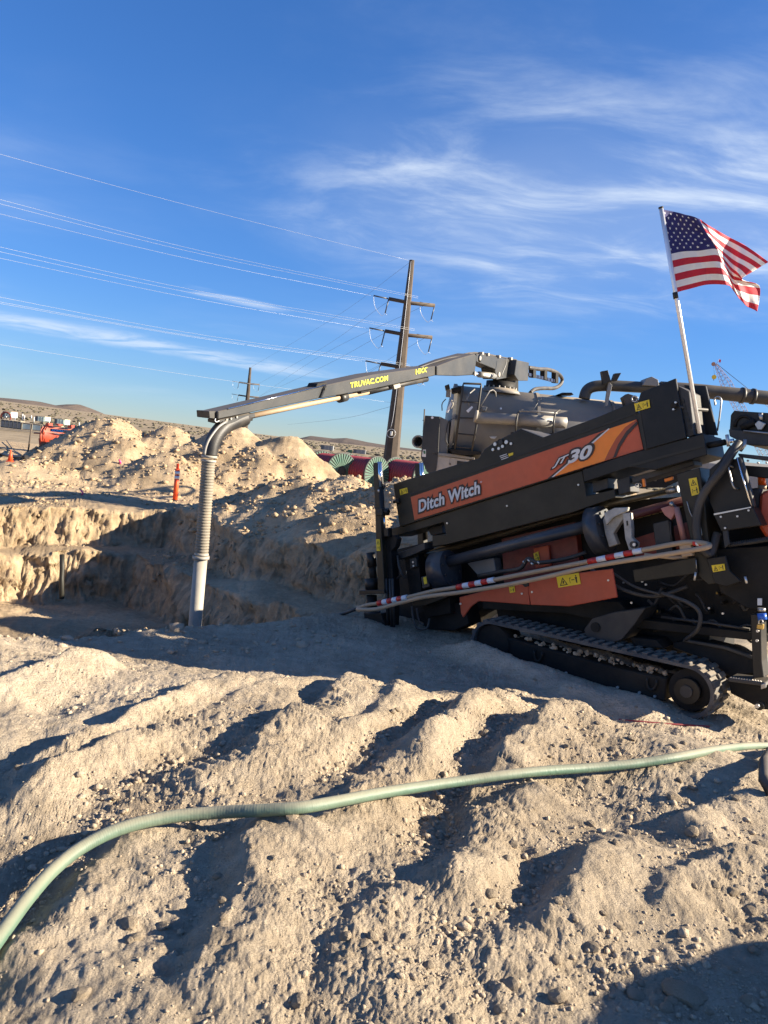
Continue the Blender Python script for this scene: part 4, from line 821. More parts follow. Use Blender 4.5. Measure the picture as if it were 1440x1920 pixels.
bm = bmesh.new(); bm_tube(bm, [c+(Vector((1, -.32, 0)).normalized()*math.cos(t)+Vector((0, 0, 1))*math.sin(t))*.15 for t in (2*math.pi*k/24 for k in range(25))], .024, 8); link('pipe_lip', bm_mesh('pipe_lip', bm), 'nozzle', T.e); cyl('pipe_bore', c-vd*.30, c-vd*.31, .126, 'ink', T.e)
cbn_ = T.poly('cabinet', [(812, 853), (864, 860), (880, 862), (880, 905), (812, 905)], .0, .6, 'cabinet'); T.poly('cabinet_top', [(811, 848), (848, 851), (890, 858), (890, 862), (811, 853)], -.05, .62, 'pipegrey', cbn_)
T.poly('cabinet_door', [(814, 856), (843, 858), (841, 903), (813, 903)], -.012, -.004, 'cabinet', cbn_, .004); T.poly('cabinet_door', [(846, 858), (854, 859), (853, 903), (845, 903)], -.012, -.004, 'cabinet', cbn_, .004); T.disc('door_latch', 844, 870, -.013, 1.4, .012, 'ink', cbn_, 8)
T.poly('cabinet_recess', [(857, 864), (884, 867), (884, 900), (855, 900)], -.008, -.002, 'ink', cbn_, 0); T.poly('work_deck', [(843, 842), (900, 846), (905, 852), (870, 854), (848, 850)], -.15, .3, 'dark')
ld = T.tube('ladder', [(852, 848, -.12), (868, 724, -.12), (869, 719, -.12), (902, 720, -.12), (902, 724, -.12), (897, 762, -.12), (893, 800, -.12), (884, 848, -.12)], 2.0, 'greydark', None, 0, 8)
for k, (a, b) in enumerate((((866, 753), (899, 755)), ((861, 783), (896, 785)), ((859, 813), (890, 816)), ((855, 838), (886, 840)))): T.tube('rung', [(a[0], a[1], -.12), (b[0], b[1], -.12)], 1.4, 'greydark', ld, 0, 8)
for pts in ([(872, 757, -.1), (880, 738, -.1), (890, 730, .2)], [(898, 766, -.1), (918, 733, -.1), (924, 731, .0), (929, 735, .0), (930, 744, .0)], [(874, 740, -.1), (880, 760, -.1)]): T.tube('grab_rail', pts, 1.3, 'pipegrey', ld, 0, 8)
T.poly('work_lamp', [(834, 723), (842, 720), (844, 729), (836, 732)], -.05, .1, 'ink'); T.poly('lamp_post', [(837, 730), (846, 730), (845, 745), (836, 744)], .0, .1, 'pipegrey'); T.poly('top_gear', [(846, 728), (866, 724), (866, 734), (848, 736)], .2, .7, 'dark')
T.poly('door_arm', [(836, 772), (846, 752), (849, 754), (840, 774)], -.05, .0, 'reflect'); T.tube('lamp_cable', [(836, 748, .0), (829, 757, .0), (829, 770, .0)], 1.0, 'hoseblack', None, 4); T.tube('door_hose', [(846, 750, -.05), (849, 758, -.05), (845, 766, -.05)], 1.6, 'nozzle', None, 4)
T.tube('door_cable', [(852, 784, .0), (842, 790, .0), (838, 802, .0), (836, 825, .0), (843, 836, .0), (850, 832, .0)], .8, 'hoseblack', None, 4)
T.poly('hinge_tab', [(874, 770), (885, 761), (887, 764), (878, 774)], -.13, -.1, 'reflect'); T.poly('tab', [(903, 762), (914, 763), (911, 770), (905, 770)], -.1, .1, 'pipegrey')
# side pipe in its cradle
T.tube('side_pipe', [(893, 783, -.35), (968, 787, -.35), (1045, 792, -.35), (1062, 793, -.35)], 10.5, 'pipegrey', None, 0, 24); T.tube('pipe_cap', [(890, 780, -.35), (895, 781, -.35)], 11.5, 'nozzle', None, 0, 24); T.tube('pipe_band', [(972, 788, -.35), (1038, 792, -.35)], 11.6, 'pipegrey', None, 0, 24)
for px in (970, 1040): T.tube('cradle_hoop', [(px-3, 815, -.55), (px-2, 790, -.55), (px+1, 774, -.5), (px+8, 769.5, -.4), (px+10, 769.5, -.1)], 1.8, 'greydark', None, 0, 8)
T.tube('cradle_bar', [(973, 770, -.5), (1008, 772, -.5), (1045, 775, -.5)], 1.7, 'pipegrey', None, 0, 8); T.poly('cradle_tray', [(962, 810), (1060, 812), (1060, 818), (962, 816)], -.6, -.1, 'dark')
T.poly('step_bracket', [(918, 818), (932, 818), (928, 823), (920, 822)], -.3, -.1, 'steel'); T.disc('sun_bolt', 939, 766, -.02, 1.8, .03, 'reflect')
# top pipework to the right
T.tube('vent_elbow', [(1095, 748, .55), (1100, 733, .55), (1113, 725, .55), (1140, 723, .55), (1180, 725, .55), (1240, 728, .55)], 10.5, 'boomgrey', None, 5, 20); T.tube('vent_tube', [(1238, 728, .55), (1300, 732, .55), (1390, 741, .55), (1460, 748, .55), (1600, 760, .55)], 13, 'hoseblack', None, 4, 20)
for px, py in ((1389, 741), (1409, 743)): T.tube('hose_clamp', [(px, py, .55), (px+5, py+.6, .55)], 15, 'greydark', None, 0, 20)
T.poly('work_light', [(1128, 696), (1140, 694), (1146, 716), (1132, 720)], .2, .4, 'ink'); T.poly('work_light', [(1148, 714), (1153, 700), (1165, 699), (1157, 714)], .2, .4, 'ink'); T.poly('light_post', [(1141, 715), (1148, 722), (1140, 760), (1134, 762)], .25, .35, 'pipegrey')
T.poly('pipe_saddle', [(1205, 722), (1212, 710), (1222, 706), (1234, 712), (1236, 724)], .3, .8, 'pipegrey'); T.poly('lift_eye', [(1092, 743), (1092, 734), (1096, 731), (1100, 734), (1100, 743)], .5, .55, 'dark'); T.poly('top_hatch', [(1044, 740), (1054, 736), (1072, 736), (1076, 740)], .7, 1.2, 'dark'); T.poly('valve_gear', [(1168, 745), (1178, 738), (1190, 742), (1200, 752), (1176, 768)], .1, .4, 'greydark')
# turret and slewing ring
tq = T.L(938, 728, tc_); cyl('slew_ring', Vector((tq.x, tc_, ztop-.06)), Vector((tq.x, tc_, T.L(938, 716, tc_).z)), .40, 'dark', T.e, None, 30); cyl('turret_base', Vector((tq.x, tc_, ztop-.12)), Vector((tq.x, tc_, ztop+.04)), .72, 'tank', T.e, .43, 30)
for k in range(10): t = math.pi+k*math.pi/9; q = Vector((tq.x+.43*math.cos(t), tc_+.43*math.sin(t), ztop-.01)); cyl('ring_bolt', q, q+Vector((0, 0, .09)), .022, 'nozzle', T.e, None, 8)
# telescopic boom: a frame of its own in the plane from turret to tip
tipw = at(409, 780, 11.3); turw = at(950, 690, 21.1); bang = math.atan2(turw.y-tipw.y, turw.x-tipw.x)
B = Frame('boom', (tipw.x, tipw.y, 0), bang, None, None, None, T)
B.poly('inner_box', [(409, 771.5), (613, 722.5), (606, 745.5), (409, 786)], .0, .30, 'boomgrey', None, .012); B.tube('chrome_strip', [(428, 766.5, -.006), (612, 722, -.006)], 1.2, 'chrome')
ob = B.poly('outer_box', [(612, 722), (700, 702.5), (821, 686), (821, 703), (700, 729.5), (602, 747)], -.05, .35, 'boomgrey', None, .015)
B.poly('elbow_plate', [(819, 687), (850, 675), (891, 663.5), (894, 668), (890, 703), (856, 705), (819, 704)], -.09, .39, 'boomgrey', None, .015)
B.text('lettering', 'TRUVAC.COM', (656.5, 728), (727, 713.5), (656.5, 717.5), -.056, 'truckyellow', ob, bold=.02, thick=.004); B.text('lettering', 'HXX', (779.5, 702), (800, 697.5), (779.5, 692.5), -.056, 'truckyellow', ob, bold=.025, thick=.004); B.text('lettering', '®', (800.5, 690), (802, 689.7), (800.5, 688.5), -.056, 'truckyellow', ob, thick=.003)
B.poly('box_vent', [(610, 727), (614, 727), (613, 731), (609, 731)], -.056, -.052, 'ink', ob, 0)
B.tube('under_pipe', [(470, 780, .15), (560, 761, .15), (640, 745, .15), (700, 733.5, .15)], 4.6, 'tan'); B.tube('under_pipe_outer', [(690, 735, .15), (760, 719, .15), (800, 711, .15)], 5.2, 'greydark'); B.tube('pipe_collar', [(636, 747, .15), (648, 744, .15)], 8.5, 'boomgrey', None, 0, 16)
B.poly('roller_bracket', [(738, 722), (750, 719), (752, 726), (740, 730)], .0, .3, 'nozzle'); B.poly('hose_channel', [(676, 733), (708, 726), (708, 731), (678, 738)], .05, .25, 'dark')
B.poly('end_plate', [(392, 771), (409, 771), (409, 786), (393, 784)], .05, .30, 'boomgrey', None, .006); B.poly('tip_saddle', [(412, 787), (478, 774.5), (479, 782), (424, 796), (412, 793)], .03, .27, 'boomgrey'); B.poly('saddle_block', [(460, 784), (476, 780), (474, 789), (464, 790)], .06, .24, 'dark')
for px, py in ((424, 787), (432, 785), (443, 782)): B.disc('saddle_lug', px, py, .028, 2.2, .02, 'nozzle', None, 8)
B.tube('tip_hook', [(404, 785, .0), (403, 789, .0), (406, 791, .0), (411, 789, .0)], .9, 'reflect', None, 3); B.poly('boom_head_gear', [(592, 727), (596, 719), (612, 717), (616, 722), (604, 727)], .05, .25, 'dark')
B.tube('boom_hoses', [(780, 692, .15), (806, 682, .1), (840, 672, .12), (870, 667, .1), (893, 662, .12), (930, 668, .1), (968, 675, .1)], 1.6, 'hoseblack', None, 4); B.tube('boom_hoses', [(770, 694, .25), (815, 681, .2), (850, 670, .2), (890, 661, .2), (940, 669, .2)], 1.3, 'hoseblack', None, 4)
for px, py in ((906, 662), (917, 664), (938, 668), (960, 672)): B.poly('hose_clip', [(px-1.4, py-2), (px+1.4, py-2), (px+1.4, py+3), (px-1.4, py+3)], .0, .1, 'nozzle', None, .001)
B.disc('pivot_boss', 899, 671.5, -.05, 7.5, .06, 'boomgrey', None, 24); B.disc('pivot_pin', 899, 671.5, -.115, 4.2, .03, 'nozzle', None, 14); B.disc('ram_pin', 889, 700.5, -.1, 4, .04, 'nozzle', None, 12); B.disc('ram_pin', 934, 702, -.1, 4.6, .04, 'nozzle', None, 12)
B.tube('lift_ram', [(898, 702, .12), (927, 705, .12)], 5.5, 'pipegrey', None, 0, 18); B.tube('ram_rod', [(890, 700.5, .12), (899, 702, .12)], 3.2, 'chrome'); B.poly('ram_label', [(907, 700.5), (919, 702), (919, 706), (907, 704.5)], .035, .04, 'white', None, 0)
B.poly('turret_arm', [(893, 664), (906, 663), (942, 672), (970, 676), (966, 706), (931, 712), (928, 692), (893, 678)], .05, .45, 'boomgrey', None, .01)
B.poly('turret_box', [(969, 675), (992, 680), (990, 714), (972, 714), (965, 703)], -.15, .55, 'boomgrey', None, .01); B.poly('turret_foot', [(948, 703), (972, 706), (972, 735), (950, 728)], .2, .6, 'dark')
B.tube('boom_cable', [(950, 672, -.17), (948, 685, -.17), (942, 700, -.17), (942, 706, -.17)], .9, 'pipegrey', None, 4)
B.tube('feed_hose', [(990, 689, .1), (1010, 692, .1), (1028, 693, .1), (1046, 700, .1), (1054, 711, .1), (1050, 722, .1), (1038, 728, .1), (1020, 728, .1), (1003, 730, .1), (994, 737, .1)], 3.4, 'hoseblack', None, 6)
for px, py in ((1003, 692), (1024, 695), (1045, 702)): B.poly('chain_clamp', [(px-2.5, py-4), (px+2.5, py-4), (px+2, py+17), (px-3, py+16)], .05, .2, 'dark', None, .003)
for k in range(9): B.poly('chain_link', [(992+k*5.8, 699+k*1.45), (996.5+k*5.8, 700+k*1.45), (996.5+k*5.8, 706+k*1.45), (992+k*5.8, 705+k*1.45)], .08, .16, 'bannerblue', None, .004)
# suction line hanging from the tip
S = Frame('suction_line', (tipw.x, tipw.y, 0), bang, None, None, None, T)
S.tube('rubber_elbow', [(458, 783, .15), (440, 789, .15), (421, 799, .15), (406, 815, .15), (397, 834, .15), (393, 856, .15)], 15, 'hoseblack', None, 5, 24, lambda t: (16.5-3*t)*S.scale(400, 830, .15)); S.tube('elbow_strip', [(425, 790, -.02), (409, 801, -.02), (393, 822, -.02), (386, 838, -.02), (383, 853, -.02)], 2.6, 'pipegrey', None, 4)
hp = [S.L(391+(378-391)*k/160, 864+(1038-864)*k/160, .15) for k in range(161)]; rr0 = 12.4*S.scale(385, 950, .15)
bm = bmesh.new(); bm_tube(bm, hp, rr0, 24, True, lambda t: rr0*(1+.05*math.cos(t*2*math.pi*32))); link('ribbed_hose', bm_mesh('ribbed_hose', bm), 'ribhose', S.e)
for px, py, rp2 in ((392.5, 854, 14.5), (391.5, 862, 14), (378, 1037, 13.2)): S.tube('hose_clamp', [(px, py, .15), (px-.4, py+4.5, .15)], rp2, 'nozzle', None, 0, 24)
S.tube('pipe_flange', [(377, 1042, .15), (376.6, 1048, .15)], 15.5, 'nozzle', None, 0, 24); S.tube('steel_nozzle', [(376.6, 1046, .15), (364, 1190, .15), (361, 1230, .15)], 12.2, 'nozzle', None, 0, 24)

# ------------------------------------------------------------------ flag on the drill
fl = empty('flag_on_pole', at(1313, 814, 7.05)); tag(fl, 'american flag on a bright aluminium pole, folded by the wind', 'flag')
FO = fl.location.copy()
def fp(px, py, dy=0.0): return at(px, py, 7.05+dy)-FO
tube('pole', [fp(1312, 812), fp(1268, 557), fp(1239.5, 391)], 3.9*7.05/FPX, 'aluminium', fl, 0, 14); tube('pole_sleeve', [fp(1267.5, 560), fp(1265.5, 548)], 4.6*7.05/FPX, 'ink', fl, 0, 14); tube('pole_cap', [fp(1239.5, 391), fp(1239, 388)], 4.4*7.05/FPX, 'ink', fl)
CT = [  # columns s: points from top edge to bottom edge, with depth off the pole plane
    (0.0, [(1240, 392, 0), (1246, 433, 0), (1252, 471, 0), (1259, 512, 0), (1266, 549, 0)]),
    (.15, [(1264, 397, .03), (1270, 434, .05), (1278, 466, .05), (1284, 506, .04), (1288, 543, .03)]),
    (.30, [(1288, 403, .00), (1297, 434, .02), (1307, 465, -.02), (1318, 500, -.04), (1325, 534, -.03)]),
    (.42, [(1312, 411, -.06), (1325, 438, -.09), (1340, 462, -.12), (1352, 500, -.13), (1362, 534, -.12)]),
    (.55, [(1334, 426, -.02), (1340, 452, -.02), (1350, 478, -.03), (1364, 513, -.03), (1372, 540, .04)]),
    (.72, [(1372, 447, .05), (1366, 474, .07), (1368, 501, .05), (1377, 530, .06), (1386, 560, .12)]),
    (.88, [(1410, 468, .02), (1394, 490, .03), (1384, 516, .02), (1397, 533, .12), (1404, 576, .18)]),
    (1.0, [(1441, 492, -.03), (1418, 505, -.02), (1391, 524, .00), (1424, 538, .16), (1420, 584, .20)])]
def catm(P, x, xs):
    i = max(0, min(len(xs)-2, int(np.searchsorted(xs, x))-1)); t = (x-xs[i])/(xs[i+1]-xs[i])
    a, b, c, d = P[max(i-1, 0)], P[i], P[i+1], P[min(i+2, len(P)-1)]
    return .5*((2*b)+(c-a)*t+(2*a-5*b+4*c-d)*t*t+(3*b-a-3*c+d)*t**3)
CS = [c[0] for c in CT]; CV = [[np.array(p, float) for p in c[1]] for c in CT]; TS = [0, .25, .5, .75, 1]
def flag_pt(s, t, off=0.0):
    col = [catm(cv, t, TS) for cv in CV]; p = catm(col, s, CS)
    p[2] += .022*math.sin(s*19+t*3)*min(1, s*3)+.008*math.sin(s*47-t*9)*min(1, s*2)+off
    return fp(p[0], p[1]+.7*math.sin(s*30+t*8)*s, p[2])
NS, NT = 104, 52; v = [flag_pt(i/NS, j/NT) for i in range(NS+1) for j in range(NT+1)]; f = []; mi = []
for i in range(NS):
    for j in range(NT):
        f.append((i*(NT+1)+j, i*(NT+1)+j+1, (i+1)*(NT+1)+j+1, (i+1)*(NT+1)+j)); stp = j*13//NT
        mi.append(2 if (i < NS*.42 and stp < 7) else (0 if stp % 2 == 0 else 1))
me = mesh_from('cloth', v, f)
for m_ in ('flagred', 'flagwhite', 'flagblue'): me.materials.append(MAT[m_])
me.polygons.foreach_set('material_index', mi); cloth = link('cloth', me, None, fl, True)
so_ = cloth.modifiers.new('thickness', 'SOLIDIFY'); so_.thickness = .002
for r_ in range(9):
    for c_ in range(6 if r_ % 2 == 0 else 5):
        s0 = (.035+.065*c_ if r_ % 2 == 0 else .0675+.065*c_)+.012; t0 = .054*(r_+1); vv = []
        for k in range(10):
            a_ = math.pi/2+k*math.pi/5; rad = (1 if k % 2 == 0 else .4)*.0135; vv.append(flag_pt(s0+rad*math.cos(a_)*.9, t0-rad*math.sin(a_)*1.5, -.006))
        link('star', mesh_from('star', vv+[flag_pt(s0, t0, -.006)], [(k, (k+1) % 10, 10) for k in range(10)]), 'flagwhite', cloth)

# ------------------------------------------------------------------ power poles and wires
def power_pole(label, pb_, pt_, Y, rb, rt, arms, ringed):
    base = at(*pb_, Y); top = at(*pt_, Y); base = Vector((base.x, Y, -.3)); top = Vector((base.x, Y, top.z))
    e = empty('power_pole', base); tag(e, label, 'power pole', 'power poles of the line'); Z = Vector((0, 0, 1)); h = top.z-base.z
    cyl('shaft', Vector((0, 0, 0)), Vector((0, 0, h)), rb, 'corten', e, rt, 8)
    for f in e.children: 
        for p in f.data.polygons: p.use_smooth = False
    ends = []
    for (lx, ly), (rx, ry) in arms:
        a = at(lx, ly, Y)-base; b = at(rx, ry, Y)-base; a.y, b.y = -.6, .6; b.z = a.z
        arm = tube('cross_arm', [a, (a+b)/2+Vector((0, 0, -.12)), b], rb*.22, 'corten', e, 0, 8)
        for q in (a, b): tube('insulator', [q, q+Vector((-.25, 0, -(b-a).length*.30))], rb*.08, 'insul', arm, 0, 6); tube('strain_insulator', [q+Vector((-.1, 0, 0)), q+Vector((-(b-a).length*.32, -.4, .10))], rb*.085, 'insul', arm, 0, 6)
        for q in (a, b):
            w_ = (b-a).length; tube('jumper', [q+Vector((-w_*.32, -.4, .1)), q+Vector((-w_*.27, -.3, -w_*.2)), q+Vector((-w_*.12, -.1, -w_*.36)), q+Vector((-.25, 0, -w_*.31)), q+Vector((.0, .2, -w_*.33))], rb*.022, 'wire', arm, 5, 5)
        ends.append((a+base, b+base))
    if ringed:
        c = at(733.5, 813, Y)-base; c.y = -rb*1.0; tube('coil_ring', [c+Vector((.50*math.cos(t), -.02*math.sin(3*t), .50*math.sin(t))) for t in (2*math.pi*k/28 for k in range(29))], .035, 'wire', e); box('splice_box', c, (.26, .3, .55), 'zinc', e, None, .03)
        tube('down_cable', [at(772, 492, Y)-base+Vector((-.1, -.5, 0)), at(757, 640, Y)-base+Vector((-.15, -.75, 0)), at(742, 770, Y)-base+Vector((-.2, -1.05, 0)), at(735, 803, Y)-base+Vector((-.15, -1.1, 0))], .035, 'wire', e, 4, 6)
    return e, ends, base+Vector((0, 0, h))
p1, e1, t1 = power_pole('tall tapered power pole right of the boom lettering', (732, 872), (772, 488), 92, .98, .30, [((729, 562), (816, 567)), ((722, 622), (811, 628)), ((714, 683), (800, 690))], True)
p2, e2, t2 = power_pole('smaller distant power pole behind the boom tip', (459, 806), (468, 689), 235, 1.0, .36, [((449, 717), (486, 720)), ((448, 741), (485, 744))], False)
p3 = empty('power_pole', at(792, 862, 330)); tag(p3, 'thin far power pole at the rear of the vacuum truck', 'power pole', 'power poles of the line'); q0 = at(792, 862, 330); tube('shaft', [Vector((0, 0, -3)), at(796, 767, 330)-q0], .3, 'corten', p3, 0, 6)
for py in (788, 808): tube('cross_arm', [at(792, py, 330)-q0, at(797, py+1, 330)-q0], .12, 'corten', p3, 0, 5)
WIRES = [((770, 489), (380, 392), (0, 289), 'topmost single white wire'), ((784, 556), (380, 471), (0, 374), 'upper wire of the highest group of three'), ((784, 559), (380, 477), (0, 382), 'middle wire of the highest group of three'), ((699, 555), (380, 491), (0, 401), 'lowest wire of the highest group of three'),
         ((778, 617), (380, 547), (0, 463), 'upper wire of the middle group of three'), ((778, 620), (380, 553), (0, 472), 'middle wire of the middle group of three'), ((691, 616), (380, 563), (0, 484), 'lowest wire of the middle group of three'),
         ((768, 683), (380, 628), (0, 557), 'upper wire of the lowest group of three'), ((768, 686), (380, 633), (0, 566), 'middle wire of the lowest group of three'), ((686, 678), (380, 635), (0, 569), 'lowest wire of the lowest group of three'), ((735, 755), (380, 707), (0, 646), 'single white wire nearest the horizon')]
for a, b, c, lab in WIRES:
    A, Bm, Cc = Vector((a[0], a[1])), Vector((b[0], b[1])), Vector((c[0], c[1])); sl_ = Cc+(Cc-Bm)*.8+Vector((0, -6))
    pts = [at(a[0], a[1], 92), at(b[0], b[1], 78), at(c[0], c[1], 66), at(sl_.x, sl_.y, 56)]
    o = tube('power_wire', spline(pts, 12), .010, 'wire', None, 0, 5); tag(o, lab+' at the left edge of the sky', 'wire', 'white wires running left from the tall pole')
FARW = [((716, 684), (620, 738), (486, 775)), ((722, 624), (600, 690), (486, 743)), ((729, 564), (600, 655), (486, 719)), ((806, 568), (600, 668), (486, 744)), ((803, 630), (640, 720), (487, 778)), ((771, 490), (620, 600), (468, 690)), ((734, 762), (640, 785), (540, 796))]
for k, (a, b, c) in enumerate(FARW):
    o = tube('power_wire', spline([at(a[0], a[1], 92), at(b[0], b[1], 140), at(c[0], c[1], 232)], 10), .018, 'insul', None, 0, 4); tag(o, 'thin dark wire to the distant pole from the tall pole '+('lowest left arm end', 'middle left arm end', 'top left arm end', 'top right arm end', 'middle right arm end', 'very top', 'lower shaft, under the boom')[k], 'wire', 'dark wires between the two poles')

# ------------------------------------------------------------------ conduit reels
def reel(rc, lc, label, wide=1.0):
    Y = 36.0; r = .84; c1 = at(*rc, Y); c2 = at(*lc, Y+1.35); mid = (c1+c2)/2; e = empty('conduit_reel', Vector((mid.x, mid.y, mid.z-r))); tag(e, label, 'cable reel', 'reels of red conduit behind the rubble')
    o = e.location; ax = (c2-c1); ax.z = 0; ln = ax.length; ax.normalize(); c1, c2 = mid-o-ax*ln/2, mid-o+ax*ln/2; a, b = frame_for(ax)
    for c, sgn in ((c1, -1), (c2, 1)):
        F = bmesh.new(); bm_tube(F, [c+(a*math.cos(t)+b*math.sin(t))*r for t in (2*math.pi*k/40 for k in range(41))], .045, 8); fo = link('flange', bm_mesh('flange', F), 'reelblack', e)
        cyl('flange_back', c+ax*.02, c-ax*.02, r*.97, 'reelblack', fo, None, 32)
        for k in range(34):
            t = 2*math.pi*k/34; d = a*math.cos(t)+b*math.sin(t); p = -a*math.sin(t)+b*math.cos(t)
            for s_ in (-1, 1):
                sb = bmesh.new(); bm_prism(sb, [c+d*.24-p*.014+ax*.024*s_, c+d*(r*.985)-p*.038+ax*.024*s_, c+d*(r*.985)+p*.038+ax*.024*s_, c+d*.24+p*.014+ax*.024*s_], ax*(.022*s_), 0)
                if s_ == -1 or c is c2: link('slat', bm_mesh('slat', sb), 'reelgreen', fo)
                else: sb.free()
        cyl('hub', c-ax*.06*1, c+ax*.06, .2, 'reelblack', fo, None, 18)
    F = bmesh.new(); n = 13; pts = []
    rr = r*.86; step = ln/n
    prof = []
    for k in range(n*6+1): x = k/(n*6); prof.append((x, rr+.5*step*.55*abs(math.sin(x*n*math.pi))))
    rg = [[F.verts.new(c1+ax*(.03+x*(ln-.06))+(a*math.cos(t)+b*math.sin(t))*q) for t in (2*math.pi*k/36 for k in range(36))] for x, q in prof]
    for p_, q_ in zip(rg, rg[1:]):
        for k in range(36): f_ = F.faces.new((p_[k], p_[(k+1) % 36], q_[(k+1) % 36], q_[k])); f_.smooth = True
    link('conduit_coil', bm_mesh('conduit_coil', F), 'conduit', e)
reel((706, 888), (648, 884), 'middle reel of red conduit with round green slatted flange'); reel((796, 899), (740, 889), 'rightmost reel of red conduit beside the truck cabinet'); reel((640, 884), (603, 878), 'leftmost reel of red conduit half hidden by the spoil heap')

# ------------------------------------------------------------------ site markers and the red trailer
def delineator():
    b = hit(328, 940); s_ = (b-CAM).dot(Fw)/FPX; h = 71*s_; e = empty('delineator_post', b); tag(e, 'orange delineator post with two reflective bands at the pit edge', 'delineator')
    r = 4.6*s_; cyl('tube', (0, 0, 0), (0, 0, h*.86), r, 'safety', e, r*.92, 18); box('handle', (0, 0, h*.93), (r*1.2, r*.5, h*.14), 'safety', e, None, .01); cyl('foot', (0, 0, -.02), (0, 0, .05), r*1.6, 'ink', e, r*1.2, 18)
    for f0 in (.60, .72): cyl('reflective_band', (0, 0, h*f0), (0, 0, h*(f0+.075)), r*1.03, 'reflect', e, None, 18)
delineator()
b = hit(19, 866); s_ = (b-CAM).dot(Fw)/FPX; e = empty('traffic_cone', b); tag(e, 'orange traffic cone with white collar by black pipes', 'traffic cone'); h = 22*s_
cyl('cone', (0, 0, .03), (0, 0, h), 5*s_, 'safety', e, 1.2*s_, 18); cyl('collar', (0, 0, h*.45), (0, 0, h*.78), 3.2*s_, 'reflect', e, 2.1*s_, 18); box('base', (0, 0, .015), (11*s_, 11*s_, .04), 'safety', e)
for k, (pts, rp2) in enumerate((([(-60, 848), (0, 852), (25, 856), (50, 857)], 3.4), ([(-40, 836), (0, 841), (20, 845), (42, 855)], 1.6), ([(12, 826), (24, 842), (40, 853)], 1.2))):
    o = tube('ground_pipe', spline([hit(x, y, .12) for x, y in pts], 6), rp2*.021, 'hoseblack', None, 0, 8); tag(o, ('thick black pipe lying left of the traffic cone', 'thin dark hose above the thick pipe by the cone', 'short dark hose running down the bank behind the cone')[k], 'pipe')
V = Frame('vacuum_trailer', (at(72, 845, 44).x, 43.6, at(100, 846, 44).z), R(-4), 'red vacuum tank trailer with blue lettering beyond the spoil heaps', 'tank trailer')
c0, c1 = V.L(84, 817, .55), V.L(148, 823, .55); c1.z = c0.z
bm = bmesh.new(); L_ = (c1-c0).length; rings = []
for x, r in ((-.12, .02), (-.10, .3), (0, .56), (.0, .60), (.05, .60), (.05, .555), (L_, .555), (L_+.10, .35), (L_+.14, .02)): rings.append([bm.verts.new((c0.x+x, .55+r*math.sin(2*math.pi*k/32), c0.z+r*math.cos(2*math.pi*k/32))) for k in range(32)])
for a_, b_ in zip(rings, rings[1:]):
    for k in range(32): q = bm.faces.new((a_[k], a_[(k+1) % 32], b_[(k+1) % 32], b_[k])); q.smooth = True
vt = link('tank', bm_mesh('tank', bm), 'tankred', V.e)
for x in (.18, .28, L_*.97): V_ = bmesh.new(); bm_tube(V_, [Vector((c0.x+x, .55+.575*math.sin(t), c0.z+.575*math.cos(t))) for t in (2*math.pi*k/32 for k in range(33))], .028, 6); link('tank_rib', bm_mesh('tank_rib', V_), 'tankred', vt)
V.poly('banner', [(94, 803.5), (143, 807.5), (141, 813.5), (94, 809)], -.06, -.03, 'bannerblue', vt, .002); V.text('lettering', 'ADVANTAGE', (96, 809), (140.5, 812.8), (96, 804.5), -.065, 'letterblue', vt, bold=.03, thick=.01)
for k in range(14): V.poly('small_lettering', [(102+k*2.8, 811.6+k*.33), (104+k*2.8, 811.9+k*.33), (104+k*2.8, 814+k*.33), (102+k*2.8, 813.7+k*.33)], -.05, -.03, 'white', vt, 0)
for pts in ([(84, 799), (86, 793), (91, 793), (92, 800)], [(104, 797), (105, 794), (110, 795), (110, 799)], [(126, 802), (128, 797), (134, 797), (135, 803)]): V.poly('hatch', pts, .3, .75, 'tankred', vt)
V.poly('skid', [(76, 836), (120, 832), (150, 836), (150, 841), (76, 845)], .2, 1.0, 'dark'); V.poly('pump_box', [(72, 822), (84, 820), (90, 842), (74, 844)], .1, .9, 'deepred'); V.poly('toolbox', [(92, 824), (108, 826), (106, 832), (92, 831)], .0, .3, 'orange')
for k in range(2): c = V.L(84+k*40, 838, .0); cyl('wheel', c+Vector((0, -.02, -.1)), c+Vector((0, .22, -.1)), .32, 'hoseblack', V.e, None, 22)
V.tube('suction_pipe', [(64, 812, .2), (76, 812.5, .2), (90, 813, .2)], 1.3, 'deepred'); V.tube('tank_frame', [(80, 814, -.08), (83, 806, -.08)], 2.2, 'tankred'); V.tube('drawbar_leg', [(69, 846, .1), (74, 836, .1)], .6, 'dark')
o = tube('marker_stake', [hit(52.5, 848), hit(52.5, 848)+(at(57.5, 812, 36)-at(52.5, 848, 36))], .03, 'corten'); tag(o, 'thin leaning stake left of the red tank trailer', 'stake')
for (px, py), lab in (((154, 929), 'bright pink survey ribbon at the left pit edge'), ((225, 872), 'orange pink ribbon on the bank left of the delineator')):
    b = hit(px, py); s_ = (b-CAM).dot(Fw)/FPX; rb_ = bmesh.new(); bm_tube(rb_, [b+Vector((-.02, 0, 0)), b+Vector((.02, 0, 5*s_)), b+Vector((-.03, -.05, 10*s_))], 1.7*s_, 6); tag(link('survey_ribbon', bm_mesh('survey_ribbon', rb_), 'pinkflag'), lab, 'ribbon')
